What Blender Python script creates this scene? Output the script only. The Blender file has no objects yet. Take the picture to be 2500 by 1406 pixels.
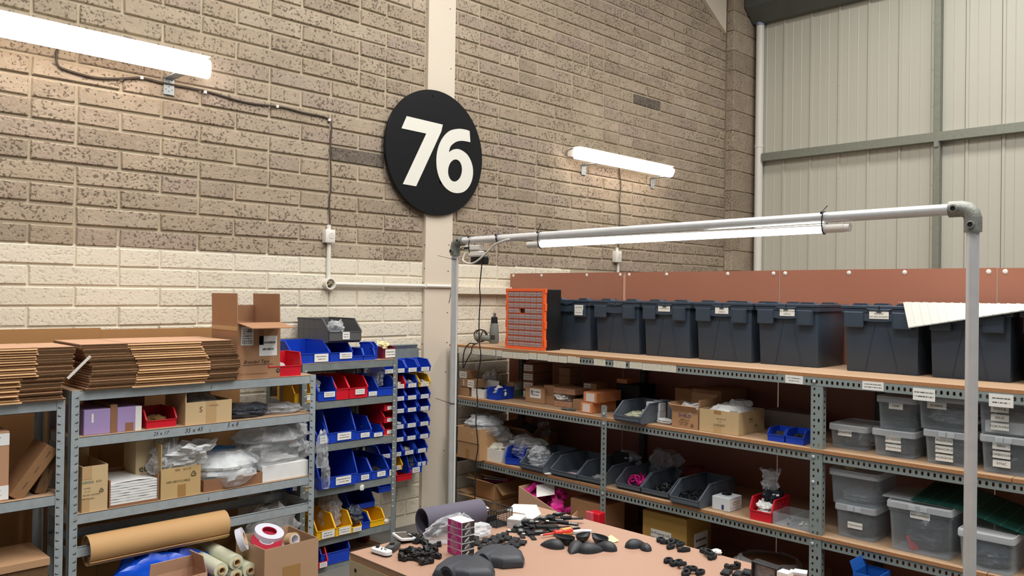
import bpy, bmesh, math, random
from mathutils import Vector, Matrix, noise
R = math.radians; PI = math.pi
SC = bpy.context.scene; COL = SC.collection

# ------------------------------------------------------------------ camera (24 mm class phone lens, 1.65 m up, standing in the unit)
F, CX, CY = 1993.0, 1250.0, 703.0
UP = Vector((0, 0, 1)); RT = Vector((.70710678, -.70710678, 0)); FW = Vector((.70710678, .70710678, 0))
fd = FW*math.cos(.00778) + UP*math.sin(.00778)
u0 = RT.cross(fd); cr = (RT*math.cos(.0143) + u0*math.sin(.0143)).normalized(); cu = cr.cross(fd).normalized()
CAM = Vector((0, 0, 1.65))
cd = bpy.data.cameras.new('camera'); cam = bpy.data.objects.new('camera', cd); COL.objects.link(cam)
cam.matrix_world = Matrix(((cr.x, cu.x, -fd.x, 0), (cr.y, cu.y, -fd.y, 0), (cr.z, cu.z, -fd.z, CAM.z), (0, 0, 0, 1)))
cd.sensor_width = 36; cd.lens = 36*F/2500; cd.clip_start = .05; cd.clip_end = 100
SC.camera = cam
SC.view_settings.view_transform = 'Standard'; SC.view_settings.look = 'None'
SC.view_settings.gamma = 1; SC.view_settings.use_curve_mapping = False
SC.view_settings.exposure = -.52

# ------------------------------------------------------------------ light: dull daylight from the open end, rows of ceiling lamps
W = bpy.data.worlds.new('world'); SC.world = W; W.use_nodes = True
W.node_tree.nodes['Background'].inputs[0].default_value = (.74, .86, 1, 1)
W.node_tree.nodes['Background'].inputs[1].default_value = .17
def area(name, loc, sx, sy, power, col=(1, .975, .95), rot=(0, 0, 0)):
    l = bpy.data.lights.new(name, 'AREA'); l.shape = 'RECTANGLE'; l.size = sx; l.size_y = sy; l.energy = power; l.color = col
    o = bpy.data.objects.new(name, l); COL.objects.link(o); o.location = loc; o.rotation_euler = rot
    return o
for i, (x, y, p) in enumerate(((1.1, 1.9, 190), (3.5, 1.9, 210), (6.6, 1.5, 130), (2.6, -1.6, 230), (6.4, -2.2, 120), (-.8, -.4, 120))):
    area('ceiling_lamp_light', (x, y, 5.35), .7, 3.2, p)

def at(px, py, x=None, y=None, z=None):
    """the point of a real plane (x=, y= or z=) seen at a pixel of the 2500x1406 photograph"""
    d = fd + cr*((px-CX)/F) + cu*((CY-py)/F)
    t = (x-CAM.x)/d.x if x is not None else (y-CAM.y)/d.y if y is not None else (z-CAM.z)/d.z
    return CAM + d*t
def depth(p): return (p-CAM).dot(fd)
def place(pxl, pyl, pxr, pyr=None, pyt=None, z=0, snap=None, x=None, y=None):
    """front bottom edge (two pixels) on the level z -> front centre, heading, width, height"""
    if x is not None: A = at(pxl, pyl, x=x); A.z = z
    elif y is not None: A = at(pxl, pyl, y=y); A.z = z
    else: A = at(pxl, pyl, z=z)
    if snap == 'R': B = at(pxr, pyl, x=A.x); B.z = z; rz = -PI/2
    elif snap == 'A': B = at(pxr, pyl, y=A.y); B.z = z; rz = 0
    else: B = at(pxr, pyr, z=z); rz = math.atan2(B.y-A.y, B.x-A.x)
    h = (pyl-pyt)*depth(A)/F if pyt is not None else 0
    return (A+B)/2, rz, (B-A).length, h

# ------------------------------------------------------------------ materials
def lin(h):
    h = h.lstrip('#'); c = [int(h[i:i+2], 16)/255 for i in (0, 2, 4)]
    return tuple(v/12.92 if v <= .04045 else ((v+.055)/1.055)**2.4 for v in c) + (1,)
MATS = {}
def N(nt, t, **kw):
    n = nt.nodes.new(t)
    for k, v in kw.items(): setattr(n, k, v)
    return n
def mth(nt, op, a, b=None, c=None):
    n = N(nt, 'ShaderNodeMath', operation=op)
    for i, v in enumerate((a, b, c)):
        if v is None: continue
        if isinstance(v, (int, float)): n.inputs[i].default_value = v
        else: nt.links.new(v, n.inputs[i])
    return n.outputs[0]
def mixc(nt, f, a, b):
    n = N(nt, 'ShaderNodeMix', data_type='RGBA')
    for i, v in ((0, f), (6, a), (7, b)):
        if isinstance(v, (int, float)): n.inputs[i].default_value = v
        elif isinstance(v, tuple): n.inputs[i].default_value = v
        else: nt.links.new(v, n.inputs[i])
    return n.outputs[2]
def newmat(name):
    m = bpy.data.materials.new(name); m.use_nodes = True; MATS[name] = m
    return m, m.node_tree, m.node_tree.nodes['Principled BSDF']
def M(name, hexc, rough=.5, metal=0, var=0, vs=8, bump=0, bs=60, stretch=None, rnd=0, spec=.5):
    if name in MATS: return MATS[name]
    m, nt, b = newmat(name); c = lin(hexc)
    b.inputs['Roughness'].default_value = rough; b.inputs['Metallic'].default_value = metal
    b.inputs['Specular IOR Level'].default_value = spec
    b.inputs['Base Color'].default_value = c
    g = N(nt, 'ShaderNodeNewGeometry')
    src = g.outputs['Position']
    if stretch:
        mp = N(nt, 'ShaderNodeMapping'); mp.inputs['Scale'].default_value = stretch
        nt.links.new(src, mp.inputs[0]); src = mp.outputs[0]
    if var or rnd:
        fac = None
        if var:
            t = N(nt, 'ShaderNodeTexNoise'); t.inputs['Scale'].default_value = vs; t.inputs['Detail'].default_value = 5
            nt.links.new(src, t.inputs['Vector'])
            fac = mth(nt, 'MULTIPLY_ADD', t.outputs[0], 2*var*1.6, 1-var*1.6)
        if rnd:
            oi = N(nt, 'ShaderNodeObjectInfo')
            f2 = mth(nt, 'MULTIPLY_ADD', oi.outputs['Random'], 2*rnd, 1-rnd)
            fac = f2 if fac is None else mth(nt, 'MULTIPLY', fac, f2)
        vm = N(nt, 'ShaderNodeVectorMath', operation='SCALE'); vm.inputs[0].default_value = c[:3]
        nt.links.new(fac, vm.inputs['Scale']); nt.links.new(vm.outputs[0], b.inputs['Base Color'])
    if bump:
        t = N(nt, 'ShaderNodeTexNoise'); t.inputs['Scale'].default_value = bs; t.inputs['Detail'].default_value = 3
        nt.links.new(src, t.inputs['Vector'])
        bp = N(nt, 'ShaderNodeBump'); bp.inputs['Strength'].default_value = bump; bp.inputs['Distance'].default_value = .004
        nt.links.new(t.outputs[0], bp.inputs['Height']); nt.links.new(bp.outputs[0], b.inputs['Normal'])
    return m
def brick_mat(name, cols, pit=.68, mottled=.16, pitcol='#4a3f33', bump=.9):
    m, nt, b = newmat(name); b.inputs['Roughness'].default_value = .92; b.inputs['Specular IOR Level'].default_value = .2
    oi = N(nt, 'ShaderNodeObjectInfo'); g = N(nt, 'ShaderNodeNewGeometry')
    rp = N(nt, 'ShaderNodeValToRGB'); e = rp.color_ramp.elements
    for i, h in enumerate(cols):
        el = e[i] if i < 2 else e.new(0)
        el.position = i/(len(cols)-1) if len(cols) > 1 else 0
    for i, h in enumerate(cols): e[i].position = i/max(1, len(cols)-1); e[i].color = lin(h)
    nt.links.new(oi.outputs['Random'], rp.inputs[0])
    n1 = N(nt, 'ShaderNodeTexNoise'); n1.inputs['Scale'].default_value = 9; n1.inputs['Detail'].default_value = 6
    n2 = N(nt, 'ShaderNodeTexNoise'); n2.inputs['Scale'].default_value = 70; n2.inputs['Detail'].default_value = 3
    n3 = N(nt, 'ShaderNodeTexNoise'); n3.inputs['Scale'].default_value = 3.1
    for n in (n1, n2, n3): nt.links.new(g.outputs['Position'], n.inputs['Vector'])
    v = mth(nt, 'MULTIPLY_ADD', n1.outputs[0], 2*mottled*1.6, 1-mottled*1.6)
    vm = N(nt, 'ShaderNodeVectorMath', operation='SCALE'); nt.links.new(rp.outputs[0], vm.inputs[0]); nt.links.new(v, vm.inputs['Scale'])
    n4 = N(nt, 'ShaderNodeTexNoise'); n4.inputs['Scale'].default_value = 24; nt.links.new(g.outputs['Position'], n4.inputs['Vector'])
    tint = mixc(nt, mth(nt, 'MULTIPLY', n4.outputs[0], .34 if .3 < pit < .75 else 0.0), vm.outputs[0], lin('#9f8c7b'))
    thr = mth(nt, 'MULTIPLY_ADD', n3.outputs[0], -.22, .525)
    p = mth(nt, 'SUBTRACT', thr, n2.outputs[0]); p = mth(nt, 'MULTIPLY', p, 14); pc = N(nt, 'ShaderNodeClamp'); nt.links.new(p, pc.inputs[0])
    c = mixc(nt, mth(nt, 'MULTIPLY', pc.outputs[0], pit), tint, lin(pitcol))
    hl = mth(nt, 'MULTIPLY', mth(nt, 'SUBTRACT', n2.outputs[0], .6), 5); hc = N(nt, 'ShaderNodeClamp'); nt.links.new(hl, hc.inputs[0])
    c = mixc(nt, mth(nt, 'MULTIPLY', hc.outputs[0], pit*.5), c, lin('#d2bfa2'))
    nt.links.new(c, b.inputs['Base Color'])
    bp = N(nt, 'ShaderNodeBump'); bp.inputs['Strength'].default_value = bump; bp.inputs['Distance'].default_value = .004
    hgt = mth(nt, 'SUBTRACT', n2.outputs[0], mth(nt, 'MULTIPLY', pc.outputs[0], .6))
    nt.links.new(hgt, bp.inputs['Height']); nt.links.new(bp.outputs[0], b.inputs['Normal'])
    return m
def clear_mat(name, col, base, edge, rough=.12, bump=0, bs=30):
    """thin clear plastic: mostly see-through, milkier at grazing angles"""
    m, nt, b = newmat(name); b.inputs['Base Color'].default_value = lin(col); b.inputs['Roughness'].default_value = rough
    tr = N(nt, 'ShaderNodeBsdfTransparent'); tr.inputs[0].default_value = (.93, .95, .97, 1)
    lw = N(nt, 'ShaderNodeLayerWeight'); lw.inputs[0].default_value = .35
    f = mth(nt, 'MULTIPLY_ADD', lw.outputs['Facing'], edge, base)
    mx = N(nt, 'ShaderNodeMixShader'); nt.links.new(f, mx.inputs[0]); nt.links.new(tr.outputs[0], mx.inputs[1]); nt.links.new(b.outputs[0], mx.inputs[2])
    nt.links.new(mx.outputs[0], nt.nodes['Material Output'].inputs[0])
    if bump:
        g = N(nt, 'ShaderNodeNewGeometry'); t = N(nt, 'ShaderNodeTexNoise'); t.inputs['Scale'].default_value = bs; t.inputs['Detail'].default_value = 4
        nt.links.new(g.outputs['Position'], t.inputs['Vector'])
        bp = N(nt, 'ShaderNodeBump'); bp.inputs['Strength'].default_value = bump; bp.inputs['Distance'].default_value = .02
        nt.links.new(t.outputs[0], bp.inputs['Height']); nt.links.new(bp.outputs[0], b.inputs['Normal'])
    return m
def glow_mat(name, col, strength):
    m, nt, b = newmat(name); b.inputs['Base Color'].default_value = (.9, .9, .9, 1)
    b.inputs['Emission Color'].default_value = lin(col); b.inputs['Emission Strength'].default_value = strength
    return m
def print_mat(name, paper, ink, rows=3, dens=.5, bars=False):
    """small print on a label card: rows of broken lines across its own box"""
    m, nt, b = newmat(name); b.inputs['Roughness'].default_value = .6
    tc = N(nt, 'ShaderNodeTexCoord'); sp = N(nt, 'ShaderNodeSeparateXYZ'); nt.links.new(tc.outputs['Generated'], sp.inputs[0])
    oi = N(nt, 'ShaderNodeObjectInfo')
    rw = mth(nt, 'MULTIPLY', sp.outputs[2], rows+1.0); fr = mth(nt, 'FRACT', mth(nt, 'ADD', rw, .5)); fl = mth(nt, 'FLOOR', mth(nt, 'ADD', rw, .5))
    line = mth(nt, 'MULTIPLY', mth(nt, 'GREATER_THAN', fr, .34), mth(nt, 'LESS_THAN', fr, .66))
    cx = N(nt, 'ShaderNodeCombineXYZ'); nt.links.new(mth(nt, 'MULTIPLY', sp.outputs[0], 34), cx.inputs[0])
    nt.links.new(mth(nt, 'MULTIPLY_ADD', fl, 7.3, mth(nt, 'MULTIPLY', oi.outputs['Random'], 90)), cx.inputs[1])
    t = N(nt, 'ShaderNodeTexNoise'); t.inputs['Scale'].default_value = 1; nt.links.new(cx.outputs[0], t.inputs['Vector'])
    cx2 = N(nt, 'ShaderNodeCombineXYZ'); nt.links.new(mth(nt, 'MULTIPLY_ADD', fl, 3.1, mth(nt, 'MULTIPLY', oi.outputs['Random'], 37)), cx2.inputs[1])
    t2 = N(nt, 'ShaderNodeTexNoise'); t2.inputs['Scale'].default_value = 1; nt.links.new(cx2.outputs[0], t2.inputs['Vector'])
    on = mth(nt, 'GREATER_THAN', t.outputs[0], 1-dens-.06)
    half = mth(nt, 'MULTIPLY_ADD', t2.outputs[0], .55, .1)
    inx = mth(nt, 'LESS_THAN', mth(nt, 'ABSOLUTE', mth(nt, 'SUBTRACT', sp.outputs[0], .5)), half)
    iny = mth(nt, 'LESS_THAN', mth(nt, 'ABSOLUTE', mth(nt, 'SUBTRACT', sp.outputs[2], .5)), .42)
    mask = mth(nt, 'MULTIPLY', mth(nt, 'MULTIPLY', line, on), mth(nt, 'MULTIPLY', inx, iny))
    if bars:
        mask = mth(nt, 'MULTIPLY', mask, mth(nt, 'GREATER_THAN', sp.outputs[2], .34))
        t3 = N(nt, 'ShaderNodeTexNoise'); t3.inputs['Scale'].default_value = 30; cx3 = N(nt, 'ShaderNodeCombineXYZ')
        nt.links.new(sp.outputs[0], cx3.inputs[0]); nt.links.new(cx3.outputs[0], t3.inputs['Vector'])
        bar = mth(nt, 'MULTIPLY', mth(nt, 'GREATER_THAN', t3.outputs[0], .5), mth(nt, 'MULTIPLY', mth(nt, 'LESS_THAN', sp.outputs[2], .3), mth(nt, 'GREATER_THAN', sp.outputs[2], .07)))
        bar = mth(nt, 'MULTIPLY', bar, mth(nt, 'LESS_THAN', mth(nt, 'ABSOLUTE', mth(nt, 'SUBTRACT', sp.outputs[0], .5)), .42))
        mask = mth(nt, 'MAXIMUM', mask, bar)
    nt.links.new(mixc(nt, mask, lin(paper), lin(ink)), b.inputs['Base Color'])
    return m

MB_ = brick_mat('bare_block', ['#a0917c', '#a99a84', '#978976', '#ad9e88', '#9f8f80', '#a4957f', '#b1a38f'])
MBD = brick_mat('dark_block', ['#6e6459', '#6a6158'], pit=.8)
MBP = brick_mat('painted_block', ['#ded4bf', '#e0d7c3', '#dad0bb'], pit=.16, mottled=.03, pitcol='#8d8471', bump=.7)
MORT = M('mortar', '#b8aa91', .95, var=.12, vs=5, bump=.5, bs=120)
MORTP = M('painted_mortar', '#dfd6c2', .85, var=.04, bump=.3, bs=90)
COLM = M('column_paint', '#d8cbb8', .55, var=.03, vs=3)
CLAD = M('cladding_white', '#c4c1b2', .42, var=.03, vs=2, stretch=(1, 1, .15))
JOINTD = M('cladding_joint', '#5f5b4e', .6)
STEEL = M('girt_steel', '#8a8d80', .55, .35, var=.12, vs=30)
DARKST = M('eaves_steel', '#5e625b', .6, .3, var=.12, vs=12)
ROOF = M('roof_sheet', '#4d4c46', .8)
CONC = M('floor_concrete', '#6f6c65', .8, var=.15, vs=4)
WPL = M('white_plastic', '#e6e2d8', .4)
BLK = M('black_plastic', '#17181a', .42, spec=.4)
BLKM = M('black_matt', '#1d1f22', .6, spec=.3)
BLKC = M('black_cable', '#1b1a19', .5)
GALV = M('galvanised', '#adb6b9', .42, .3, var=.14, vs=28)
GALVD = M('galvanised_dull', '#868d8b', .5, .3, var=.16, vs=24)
SLOT = M('slot_dark', '#2f3434', .7)
GREY = M('slotted_angle_paint', '#8a9491', .45, .1, var=.06, vs=20)
GREYD = M('shaded_angle_paint', '#454b4c', .5, .1, var=.1, vs=20)  # darker copy of the angle paint, side-on shade of the end post in colour
CHIP = M('chipboard', '#b59677', .75, var=.1, vs=60)
CHIPE = M('chipboard_edge', '#a9784f', .85, var=.18, vs=160, bump=.4, bs=300)
HARD = M('hardboard', '#a56b54', .38, var=.05, vs=2.2)
BENCH = M('bench_hardboard', '#a88570', .42, var=.04, vs=3)
PLY = M('ply_edge', '#b98d68', .8, var=.2, vs=40, stretch=(1, 1, 12))
PINE = M('pale_timber', '#c8b08a', .7, var=.14, vs=7, stretch=(9, 1, 9))
TUBE = M('aluminium_tube', '#d6d7d6', .35, .25, var=.08, vs=20)
FIT = M('cast_fitting', '#8e9088', .55, .55, var=.2, vs=60, bump=.3, bs=200)
KRAFT = M('kraft_card', '#b48d68', .82, var=.05, vs=6, rnd=.06)
KRAFTL = M('pale_card', '#cdb185', .8, var=.04, vs=6)
KRAFTD = M('dark_card', '#8f6547', .85, var=.06, vs=6)
KRAFTP = M('pink_card', '#c99f80', .8, var=.04, vs=6)
CORR = M('corrugated_edge', '#6f5135', .95, var=.35, vs=150)
FOLD = M('card_fold', '#c29a6c', .8, var=.06, vs=20)
TAPE = M('brown_tape', '#a97f4c', .3, var=.05)
TAPEC = M('clear_tape', '#c2a073', .25)
WCARD = M('white_card', '#e4e2da', .6)
INK = M('ink', '#26221f', .7); INKB = M('blue_ink', '#35356e', .7); INKG = M('green_ink', '#2f7a70', .7); INKBR = M('brown_ink', '#7a5a38', .7)
BLUE = M('blue_bin', '#163fb4', .38, spec=.4); DBLUE = M('dark_blue_bin', '#12206e', .4, spec=.4)
RED = M('red_bin', '#cf1b2c', .38, spec=.4); YEL = M('yellow_bin', '#eab414', .4, spec=.4); GREYB = M('grey_bin', '#59616a', .45, spec=.4)
GREYBD = M('charcoal_bin', '#5a5b5a', .5, spec=.3)
CRATE = M('crate_plastic', '#35404d', .42, var=.03, vs=5, spec=.45)
ORANGE = M('orange_plastic', '#f2622a', .4)
LBL = print_mat('label_print', '#e9e7e0', '#55524c', 2, .5)
LBL1 = print_mat('label_print_wide', '#efefec', '#6a6a68', 2, .55)
PAPR = print_mat('old_paper_label', '#dcd6c4', '#8a7f6c', 4, .4)
SHIP = print_mat('shipping_label', '#e6e6e4', '#3b3b3b', 7, .5, True)
PINKM = print_mat('pink_print', '#c4207f', '#e7b5d2', 4, .3)
DKBOX = M('dark_carton_print', '#3c3735', .3, var=.2, vs=60)
CLEAR = clear_mat('clear_tub', '#dfe6ea', .075, .36, .18)
LIDM = clear_mat('clear_lid', '#e9eef0', .40, .5, .25)
BAG = clear_mat('clear_bag', '#e8eaec', .16, .75, .14, 1.0, 22)
BAGM = clear_mat('milky_bag', '#eeefee', .55, .4, .3, .8, 18)
BAGD = clear_mat('dark_bag', '#4a505a', .6, .35, .16, 1.0, 24)
WRAP = clear_mat('film_wrap', '#f2f0ec', .06, .4, .1, .9, 26)
WHITEB = M('white_poly', '#e9eae6', .45, var=.05, vs=14, bump=.5, bs=18)
MESHM = M('black_wire', '#1c1c1e', .5)
MATGREY = M('grey_foam_mat', '#5b5664', .8)
GREEN = M('green_mat', '#1d5a4c', .55)
PINK = M('magenta_plastic', '#d81b84', .4)
TAN = M('tan_foam', '#cdbb8d', .9, var=.2, vs=90)
LAMP1 = glow_mat('lamp_diffuser', '#fff1e8', 19)
LAMP2 = glow_mat('tube_glow', '#eaf6ff', 10)

# ------------------------------------------------------------------ mesh helpers
ORDN = ('top', 'second', 'third', 'fourth', 'fifth', 'sixth', 'seventh', 'eighth', 'ninth', 'tenth', 'eleventh', 'twelfth', 'thirteenth', 'fourteenth', 'fifteenth', 'sixteenth', 'seventeenth', 'eighteenth', 'lowest')
class MB:
    def __init__(s): s.v = []; s.f = []; s.m = []
    def add(s, vs, fs, mi=0):
        o = len(s.v); s.v += [tuple(v) for v in vs]; s.f += [[i+o for i in f] for f in fs]; s.m += [mi]*len(fs); return s
    def hexa(s, p, mi=0): return s.add(p, [(0, 3, 2, 1), (4, 5, 6, 7), (0, 1, 5, 4), (1, 2, 6, 5), (2, 3, 7, 6), (3, 0, 4, 7)], mi)
    def box(s, x0, x1, y0, y1, z0, z1, mi=0, T=None):
        p = [Vector(q) for q in ((x0, y0, z0), (x1, y0, z0), (x1, y1, z0), (x0, y1, z0), (x0, y0, z1), (x1, y0, z1), (x1, y1, z1), (x0, y1, z1))]
        if T is not None: p = [T @ q for q in p]
        return s.hexa(p, mi)
    def cbox(s, c, d, mi=0, T=None): return s.box(c[0]-d[0]/2, c[0]+d[0]/2, c[1]-d[1]/2, c[1]+d[1]/2, c[2]-d[2]/2, c[2]+d[2]/2, mi, T)
    def prism(s, poly, ax, a, b, mi=0, T=None):
        def P(q, t): return Vector((t, q[0], q[1])) if ax == 'x' else Vector((q[0], t, q[1])) if ax == 'y' else Vector((q[0], q[1], t))
        n = len(poly); vs = [P(q, a) for q in poly] + [P(q, b) for q in poly]
        if T is not None: vs = [T @ v for v in vs]
        return s.add(vs, [list(range(n)), list(range(2*n-1, n-1, -1))] + [(i, (i+1) % n, (i+1) % n+n, i+n) for i in range(n)], mi)
    def bar(s, p, q, w, h, mi=0):
        p = Vector(p); q = Vector(q); d = (q-p).normalized(); a = d.cross(UP)
        if a.length < 1e-4: a = Vector((1, 0, 0))
        a.normalize(); b = a.cross(d); a *= w/2; b *= h/2
        return s.hexa([p-a-b, p+a-b, p+a+b, p-a+b, q-a-b, q+a-b, q+a+b, q-a+b], mi)
    def tube(s, pts, r, n=8, mi=0, cap=True):
        pts = [Vector(p) for p in pts]; k = len(pts); rs = r if isinstance(r, (list, tuple)) else [r]*k
        t0 = (pts[1]-pts[0]).normalized(); a = t0.orthogonal().normalized(); vs = []
        for i in range(k):
            t = (pts[min(i+1, k-1)]-pts[max(i-1, 0)]).normalized()
            a = (a-t*a.dot(t)).normalized(); b = t.cross(a)
            for j in range(n):
                an = 2*PI*j/n; vs.append(pts[i]+(a*math.cos(an)+b*math.sin(an))*rs[i])
        fs = [(i*n+j, i*n+(j+1) % n, (i+1)*n+(j+1) % n, (i+1)*n+j) for i in range(k-1) for j in range(n)]
        if cap: fs += [list(range(n-1, -1, -1)), list(range((k-1)*n, k*n))]
        return s.add(vs, fs, mi)
    def cyl(s, p, q, r, n=16, mi=0): return s.tube([p, q], r, n, mi)
    def lathe(s, prof, n=24, T=None, mi=0):
        k = len(prof); vs = [Vector((r*math.cos(2*PI*j/n), r*math.sin(2*PI*j/n), z)) for r, z in prof for j in range(n)]
        if T is not None: vs = [T @ v for v in vs]
        return s.add(vs, [(i*n+j, i*n+(j+1) % n, (i+1)*n+(j+1) % n, (i+1)*n+j) for i in range(k-1) for j in range(n)] + [list(range(n-1, -1, -1)), list(range((k-1)*n, k*n))], mi)
    def grid(s, fn, nu, nv, mi=0):
        vs = [fn(i/nu, j/nv) for j in range(nv+1) for i in range(nu+1)]
        return s.add(vs, [(j*(nu+1)+i, j*(nu+1)+i+1, (j+1)*(nu+1)+i+1, (j+1)*(nu+1)+i) for j in range(nv) for i in range(nu)], mi)
    def rloop(s, w, d, r, z, cx=0, cy=0, k=4):
        L = []
        for qx, qy, a0 in ((1, 1, 0), (-1, 1, 90), (-1, -1, 180), (1, -1, 270)):
            for i in range(k+1):
                a = R(a0+90*i/k); L.append(Vector((cx+qx*(w/2-r)+r*math.cos(a), cy+qy*(d/2-r)+r*math.sin(a), z)))
        return L
    def loft(s, loops, cap0=True, cap1=True, mi=0):
        n = len(loops[0]); vs = [v for L in loops for v in L]; k = len(loops)
        fs = [(i*n+j, i*n+(j+1) % n, (i+1)*n+(j+1) % n, (i+1)*n+j) for i in range(k-1) for j in range(n)]
        if cap0: fs.append(list(range(n-1, -1, -1)))
        if cap1: fs.append(list(range((k-1)*n, k*n)))
        return s.add(vs, fs, mi)
    def mesh(s, name, mats, bevel=0, seg=1, ang=35, fix=True):
        me = bpy.data.meshes.new(name); me.from_pydata(s.v, [], s.f)
        for m in (mats if isinstance(mats, (list, tuple)) else [mats]): me.materials.append(m)
        me.polygons.foreach_set('material_index', s.m)
        if bevel or fix:
            bm = bmesh.new(); bm.from_mesh(me)
            if fix: bmesh.ops.recalc_face_normals(bm, faces=bm.faces)
            if bevel:
                es = [e for e in bm.edges if len(e.link_faces) == 2 and e.calc_face_angle(0) > .5]
                bmesh.ops.bevel(bm, geom=es, offset=bevel, segments=seg, affect='EDGES', clamp_overlap=True, profile=.5)
            bm.to_mesh(me); bm.free()
        me.polygons.foreach_set('use_smooth', [True]*len(me.polygons))
        me.set_sharp_from_angle(angle=R(ang)); me.update()
        return me
    def build(s, name, mats, parent=None, loc=(0, 0, 0), rz=0, **kw): return link(name, s.mesh(name, mats, **kw), parent, loc, rz)
def link(name, data, parent=None, loc=(0, 0, 0), rz=0):
    o = bpy.data.objects.new(name, data); COL.objects.link(o)
    o.location = loc; o.rotation_euler = rz if isinstance(rz, (tuple, list)) else (0, 0, rz)
    if parent is not None: o.parent = parent
    return o
def tag(o, label, cat, group=None, kind=None):
    o['label'] = label; o['category'] = cat
    if group: o['group'] = group
    if kind: o['kind'] = kind
    return o
def thing(name, label, cat, loc=(0, 0, 0), rz=0, group=None): return tag(link(name, None, None, loc, rz), label, cat, group)
def struct(o): o['kind'] = 'structure'; return o
def dup(o, loc, rz, label=None, group=None):
    r = o.copy(); COL.objects.link(r); r.location = loc; r.rotation_euler = rz if isinstance(rz, (tuple, list)) else (0, 0, rz)
    if label: r['label'] = label
    if group: r['group'] = group
    for ch in list(o.children):
        c = ch.copy(); COL.objects.link(c); c.parent = r
        for g in list(ch.children):
            e = g.copy(); COL.objects.link(e); e.parent = c
    return r
def tomesh(o):
    me = bpy.data.meshes.new_from_object(o); r = link('tmp', me, o.parent, o.location, tuple(o.rotation_euler)); r.scale = o.scale
    nm = o.name.split('.')[0]; bpy.data.objects.remove(o); r.name = nm
    return r
def text(s, size, parent, loc, mat, rz=0, align='CENTER', shear=0, name='lettering', rx=90, wide=1):
    c = bpy.data.curves.new(name, 'FONT'); c.body = s; c.size = size; c.align_x = align; c.align_y = 'CENTER'; c.shear = shear
    c.materials.append(mat); c.resolution_u = 2; c.fill_mode = 'FRONT'
    o = link(name, c, parent, loc, (R(rx), 0, rz)); o.scale = (wide, 1, 1)
    return tomesh(o)
def catmull(pts, n=6, closed=False):
    pts = [Vector(p) for p in pts]; k = len(pts); out = []
    for i in range(k if closed else k-1):
        a, b, c, d = (pts[(i+j-1) % k] if closed else pts[min(max(i+j-1, 0), k-1)] for j in range(4))
        for t in range(n):
            t /= n; out.append(.5*((2*b)+(c-a)*t+(2*a-5*b+4*c-d)*t*t+(3*b-a-3*c+d)*t**3))
    if not closed: out.append(pts[-1])
    return out

# ================================================================== SETTING
WY = 4.613                       # face of the block wall
random.seed(3)
def inframe(p, mx=40, my=40):
    d = depth(p)
    if d < .1: return False
    q = p-CAM; px = CX+F*q.dot(cr)/d; py = CY-F*q.dot(cu)/d
    return -mx < px < 2500+mx and -my < py < 1406+my
BL, BH, CP = .436, .0905, .1055    # block pitch, block height, course pitch
Z0 = 1.874                        # bottom of the bare blocks: painted below
def brick_pts(L, H, j, dp=.035, rnd=random):
    o = lambda a: rnd.uniform(-a, a)
    b = [Vector((x+o(j), 0, z+o(j))) for x, z in ((0, 0), (L, 0), (L, H), (0, H))]
    i = .005
    fr = [Vector((v.x+(i if k in (0, 3) else -i)+o(j*.6), -.006, v.z+(i if k < 2 else -i)+o(j*.6))) for k, v in enumerate(b)]
    bk = [Vector((v.x, dp, v.z)) for v in b]
    return bk+b+fr
BF = [(0, 1, 5, 4), (1, 2, 6, 5), (2, 3, 7, 6), (3, 0, 4, 7), (4, 5, 9, 8), (5, 6, 10, 9), (6, 7, 11, 10), (7, 4, 8, 11), (8, 9, 10, 11)]
BRK = {}
def brick_mesh(L, H, mat, var):
    k = (round(L, 3), round(H, 3), mat.name, var)
    if k not in BRK: BRK[k] = MB().add(brick_pts(L, H, .0022), BF).mesh('brick', mat, fix=False, ang=20)
    return BRK[k]
DARKB = [tuple(at(870, 393, y=WY)), tuple(at(1582, 252, y=WY))]
def block_wall(name, x0, x1, paint_x1, ztop):
    w = struct(MB().box(x0, x1, WY+.006, WY+.15, -.0, ztop).build(name, MORT))
    struct(MB().box(x0, min(x1, paint_x1), WY+.003, WY+.0055, 0, Z0+.004).build('painted_mortar', MORTP, w))
    rest = MB(); restp = MB(); n = 0
    k0 = -int(Z0/CP)
    for k in range(k0, int((ztop-Z0)/CP)):
        z = Z0+.002+k*CP; off = 1.172 if k % 2 == 0 else 1.389
        i0 = math.floor((x0-off)/BL)
        xs = [max(x0, off+BL*i) for i in range(i0, i0+40) if off+BL*(i+1) > x0+.02 and off+BL*i < x1-.02]
        for a in xs:
            b = min(x1, off+BL*(math.floor((a-off)/BL+.001)+1)); cuts = [(a, b)]
            if b-a > .4 and random.random() < .1: cuts = [(a, (a+b)/2), ((a+b)/2, b)]      # a few half blocks
            for p, q in cuts:
                L = q-p-.016
                if L < .03: continue
                c = Vector(((p+q)/2, WY, z+BH/2)); pnt = k < 0
                if pnt and p > paint_x1: continue
                vis = inframe(c, 120, 60) and not (pnt and c.x < 2.2 and c.z < 1.2)
                yy = random.uniform(-.0025, .003)
                if vis:
                    mt = MBP if pnt else MB_
                    if any(p < d[0] < q and abs(c.z-d[2]) < CP/2 for d in DARKB): mt = MBD
                    o = link('brick', brick_mesh(L+(.006 if pnt else 0), BH+(.005 if pnt else 0), mt, random.randrange(6)), w, (p+.008, WY+yy, z)); n += 1
                    o['kind'] = 'structure'
                else: (restp if pnt else rest).add([v+Vector((p+.008, WY+yy, z)) for v in brick_pts(L, BH, .002)], BF)
    for rr, mm in ((rest, MB_), (restp, MBP)):
        if rr.f: o = rr.build('brickwork', mm, w, fix=False, ang=20); o['kind'] = 'stuff'
    return w, n
_, n1 = block_wall('wall_left', -1.2, 3.70, 9, 5.6)
_, n2 = block_wall('wall_back', 3.955, 7.83, 5.2, 5.6)
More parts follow.
